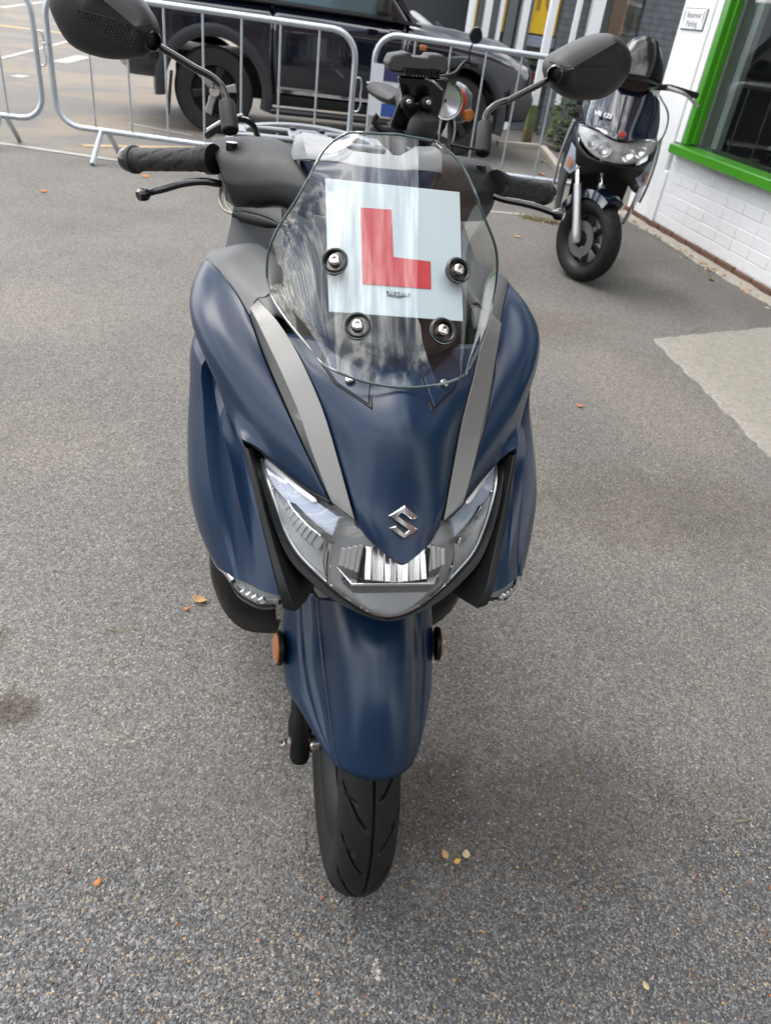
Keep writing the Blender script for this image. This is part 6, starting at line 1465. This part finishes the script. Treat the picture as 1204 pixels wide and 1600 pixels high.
V, F = tube(cr_spline([(.10, .30, .60), (.13, .28, .45), (.14, .40, .32), (.15, .8, .30), (.16, 1.3, .38)], 20), .022, 10); obj('exhaust', V, F, ALLOY, bk)
V, F = tube(cr_spline([(.02, .24, .9), (.09, .14, .72), (.07, .18, .5)], 14), .005, 6); obj('cable', V, F, ALLOY, bk)
R1 = []
for a in np.linspace(140, 10, 12):
    a = R_(a); R1.append([np.array([x, -math.cos(a) * r * -1, .26 + math.sin(a) * r]) for x, r in ((-.06, .275), (0, .295), (.06, .275), (0, .285))])
V, F = rings(R1); obj('mudguard', V, F, GTK, bk)
V, F = lathe([(.16, -.05), (.22, -.06), (.262, 0), (.22, .06), (.16, .05)], (0, 1.2, .26), (1, 0, 0), 36, True); obj('rear_wheel', V, F, RUBBER, bk)

# ================================================================== SMALL THINGS ON THE GROUND
# loose chippings: one mesh of small faceted stones, dense in the foreground
def stones(n, xr, yr, smin, smax, cols, name, dens=None):
    base = np.array([(1, 0, 0), (-1, 0, 0), (0, 1, 0), (0, -1, 0), (0, 0, 1), (.6, .6, .5), (-.6, .6, .55), (.55, -.6, .5), (-.6, -.55, .5)], float)
    tri = [(4, 0, 5), (4, 5, 2), (4, 2, 6), (4, 6, 1), (4, 1, 8), (4, 8, 3), (4, 3, 7), (4, 7, 0), (5, 0, 2), (6, 2, 1), (8, 1, 3), (7, 3, 0)]
    x = rng.uniform(*xr, n * 3); y = rng.uniform(*yr, n * 3)
    if dens is not None:
        k = rng.random(n * 3) < dens(x, y); x, y = x[k], y[k]
    x, y = x[:n], y[:n]; n = len(x)
    s = smin + (smax - smin) * rng.random(n) ** 3.0
    a = rng.uniform(0, 2 * math.pi, n); asp = rng.uniform(.55, 1.0, n); h = rng.uniform(.45, .85, n)
    P = base[None] * (1 + rng.normal(0, .16, (n, 9, 3)))
    P = P * np.stack([s, s * asp, s * h], 1)[:, None]
    ca, sa = np.cos(a)[:, None], np.sin(a)[:, None]
    Q = np.stack([P[..., 0] * ca - P[..., 1] * sa + x[:, None], P[..., 0] * sa + P[..., 1] * ca + y[:, None], P[..., 2] + .0005], -1).reshape(-1, 3)
    T = (np.array(tri)[None] + 9 * np.arange(n)[:, None, None]).reshape(-1, 3)
    me = bpy.data.meshes.new(name); me.vertices.add(len(Q)); me.vertices.foreach_set('co', Q.ravel())
    me.loops.add(len(T) * 3); me.loops.foreach_set('vertex_index', T.ravel()); me.polygons.add(len(T)); me.polygons.foreach_set('loop_start', np.arange(0, len(T) * 3, 3)); me.polygons.foreach_set('loop_total', np.full(len(T), 3))
    pr = np.array([c[1] for c in cols]); pick = rng.choice(len(cols), n, p=pr / pr.sum())
    for c, _ in cols: me.materials.append(c)
    me.polygons.foreach_set('material_index', np.repeat(pick, len(tri))); me.update(); me.validate()
    o = bpy.data.objects.new(name, me); COL.objects.link(o); return o
GS = [(mat('blue grey chip', (.100, .104, .112), .75, noise=.3, nscale=200), 40), (mat('dark chip', (.062, .062, .066), .75, noise=.3, nscale=200), 34), (mat('mid grey chip', (.17, .172, .175), .75, noise=.3, nscale=200), 20), (mat('pale chip', (.36, .34, .31), .75, noise=.2, nscale=200), 3.2), (mat('tan chip', (.36, .23, .10), .75, noise=.3, nscale=200), 1.6), (mat('rust chip', (.32, .12, .045), .75, noise=.3, nscale=200), .8)]
def dn(x, y):
    e = -.10 + .12 * np.sin(x * 4.1 + .6) + .07 * np.sin(x * 11) + .16 * (x > .25) * np.minimum(1, (x - .25) * 2)
    return np.clip((e - y) / .30, 0, 1) * (.55 + .45 * np.sin(x * 9 + y * 7) ** 2)
tag(stones(46000, (-.75, 1.0), (-.75, .15), .0008, .0036, GS, 'loose_chippings', dn), 'loose blue grey chippings scattered over the tarmac in the foreground', 'gravel', 'stuff')
GS2 = [(GS[1][0], 40), (GS[2][0], 30), (GS[3][0], 14), (GS[4][0], 4)]
tag(stones(9000, (-2.2, 2.6), (-.4, 4.2), .0008, .0028, GS2, 'scattered_grit', lambda x, y: .8 + 0 * x), 'thin scatter of fine grit over the tarmac around the scooter', 'gravel', 'stuff')
# single stones and leaves that can be picked out
LEAF1 = mat('dry tan leaf', (.42, .27, .11), .7, noise=.3, nscale=60); LEAF2 = mat('orange leaf', (.42, .15, .04), .7, noise=.3, nscale=60); LEAF3 = mat('pale leaf', (.50, .40, .22), .7, noise=.25, nscale=60)
def leaf(label, x, y, size, m, rz, curl=.25):
    o = []; n = 9
    V = []; F = []
    for i in range(n):
        t = i / (n - 1); w = math.sin(math.pi * min(1, t * .92 + .06)) ** .8 * .42 * (1 - .25 * t)
        for k in (-1, 0, 1): V.append(((t - .5) * size, k * w * size, .003 + size * curl * (abs(k) * .25 + (t - .5) ** 2)))
        if i: a = 3 * (i - 1); F += [(a, a + 1, a + 4, a + 3), (a + 1, a + 2, a + 5, a + 4)]
    ob = obj('fallen_leaf', V, F, m, None, label=label, cat='leaf', pivot=(0, 0, 0)); ob.location = (x, y, 0.002); ob.rotation_euler = (rng.normal(0, .1), rng.normal(0, .1), rz)
    s_ = ob.modifiers.new('thickness', 'SOLIDIFY'); s_.thickness = .0006; s_.offset = 1
    return ob
def G(u): return u[:2]
leaf('larger pale oval leaf to the right of the front tyre', *G((0.2320,-0.2320,0.0000)), .019, LEAF3, 1.3)
leaf('tan upright leaf nearest the right of the front tyre', *G((0.1920,-0.2280,0.0000)), .017, LEAF1, 1.8)
leaf('small orange-yellow leaf scrap between two pale leaves by the tyre', *G((0.2120,-0.2420,0.0000)), .013, mat('yellow leaf', (.55, .31, .08), .7), .3)
leaf('orange leaf scrap on the tarmac left of the front tyre', *G((-0.4040,-0.2240,0.0000)), .013, LEAF2, .9)
leaf('pale pointed chip of leaf near the bottom right corner', *G((0.4710,-0.4770,0.0000)), .013, LEAF3, 2.0)
leaf('bright orange leaf on the tarmac right of the scooter', *G((1.1900,1.6280,0.0000)), .030, LEAF2, .1)
leaf('curled tan leaf on the tarmac under the left indicator', *G((-0.2710,0.4700,0.0000)), .035, LEAF1, -.4, .5)
leaf('brown leaf scrap beside the curled tan leaf', *G((-0.3000,0.4430,0.0000)), .014, LEAF2, .6)
leaf('yellow leaf at the foot of the white brick wall', *G((2.9260,3.6180,0.0000)), .055, mat('mustard leaf', (.46, .30, .05), .7), .5)
leaf('tan leaf on the tarmac left of the black scooter', *G((1.7770,4.3310,0.0000)), .05, LEAF1, .2)
leaf('orange leaf near the left handlebar grip on the tarmac', *G((-0.8660,5.1800,0.0000)), .06, LEAF2, .2)
leaf('small orange leaf left of the brake lever on the tarmac', *G((-1.4270,4.4650,0.0000)), .05, LEAF2, .9)
leaf('brown leaf on the paving in front of the kerb stones', *G((2.8970,7.0410,0.0000)), .09, LEAF2, .4)
leaf('pale leaf lying in front of the kerb stones', *G((3.2190,7.9020,0.0000)), .09, LEAF3, .1)
# leaf litter along the foot of the wall
lf = MB()
for i in range(150):
    y = rng.uniform(2.2, 5.5); x = 3.10 - abs(rng.normal(0, .05)) - (0.02 if rng.random() < .6 else 0); s_ = rng.uniform(.008, .022); a = rng.uniform(0, 6.28); z = .012 + rng.uniform(0, .012)
    d = np.array([math.cos(a), math.sin(a), 0]); e = np.array([-math.sin(a), math.cos(a), rng.uniform(-.4, .4)])
    c = np.array([x, y, z]); lf.add([c - d * s_, c + e * s_ * .5, c + d * s_, c - e * s_ * .5 + np.array([0, 0, .004])], [(0, 1, 2), (0, 2, 3)], int(rng.integers(0, 3)))
tag(lf.obj('leaf_litter', [LEAF1, LEAF2, LEAF3], smooth=False), 'dry leaf litter along the foot of the white wall', 'leaves', 'stuff')
# dry grass tufts by the kerb line and algae plants by the posts
DRY = mat('dry grass', (.30, .22, .09), .8, noise=.3, nscale=40); GRN = mat('weed green', (.06, .10, .03), .8, noise=.4, nscale=40)
gr_ = MB()
for i in range(420):
    t = rng.random(); c = np.array([2.02 + .52 * t + rng.normal(0, .03), 4.98 - .25 * t + rng.normal(0, .035), 0]); h = rng.uniform(.012, .045); a = rng.uniform(0, 6.28); w = .004
    d = np.array([math.cos(a), math.sin(a), 0]); tip = c + np.array([rng.normal(0, .02), rng.normal(0, .02), h]); gr_.add([c - d * w, c + d * w, tip], [(0, 1, 2)], 0 if rng.random() < .7 else 1)
tag(gr_.obj('grass_tuft', [DRY, GRN], smooth=False), 'dry grass tuft on the tarmac edge below the right grip', 'grass', 'stuff')
wd = MB()
for i in range(500):
    c = np.array([3.85 + rng.normal(0, .12), 9.0 + rng.normal(0, .15), abs(rng.normal(.30, .22))]); a = rng.uniform(0, 6.28); s_ = rng.uniform(.02, .05)
    d = np.array([math.cos(a), math.sin(a), rng.uniform(-.5, .5)]) * s_; e = np.array([-math.sin(a), math.cos(a), rng.uniform(-.5, .5)]) * s_ * .6
    wd.add([c - d, c + e, c + d, c - e], [(0, 1, 2, 3)])
wp = thing('weed_plant', 'green weedy plant at the foot of the grey wall left of the black scooter', 'plant', (3.85, 9.0, 0)); OFF[wp.name] = np.array([3.85, 9.0, 0])
tag(wd.obj('foliage', GRN, wp, smooth=False), kind='stuff')
V, F = tube([(3.85, 9.0, 0), (3.86, 9.02, .3), (3.83, 9.0, .6)], .008, 6); obj('stem', V, F, GRN, wp)

TWG = mat('dry twig', (.26, .19, .11), .8, noise=.3, nscale=60)
def twig(label, pts):
    P = cr_spline([np.array(p) + np.array([0, 0, .004]) for p in pts], 12); V, F = tube(P, np.linspace(.0013, .0006, 12), 5); tag(obj('twig', V, F, TWG, None), label, 'twig')
twig('short pale twig on the tarmac right of the three pale leaves', [(0.3030,-0.2190,0.0000), (0.3170,-0.2270,0.0000), (0.3260,-0.2410,0.0000)])
twig('thin curved straw on the tarmac left of the mudguard', [(-0.2390,0.1810,0.0000), (-0.2170,0.1620,0.0000), (-0.2030,0.1330,0.0000)])
twig('thin straw lying on the tarmac left of the left indicator', [(-0.4760,0.3810,0.0000), (-0.4410,0.3730,0.0000), (-0.4070,0.3850,0.0000)])
twig('dry stalk on the chippings near the right edge of the foreground', [(0.7970,-0.2120,0.0000), (0.8180,-0.2110,0.0000), (0.8440,-0.2070,0.0000)])
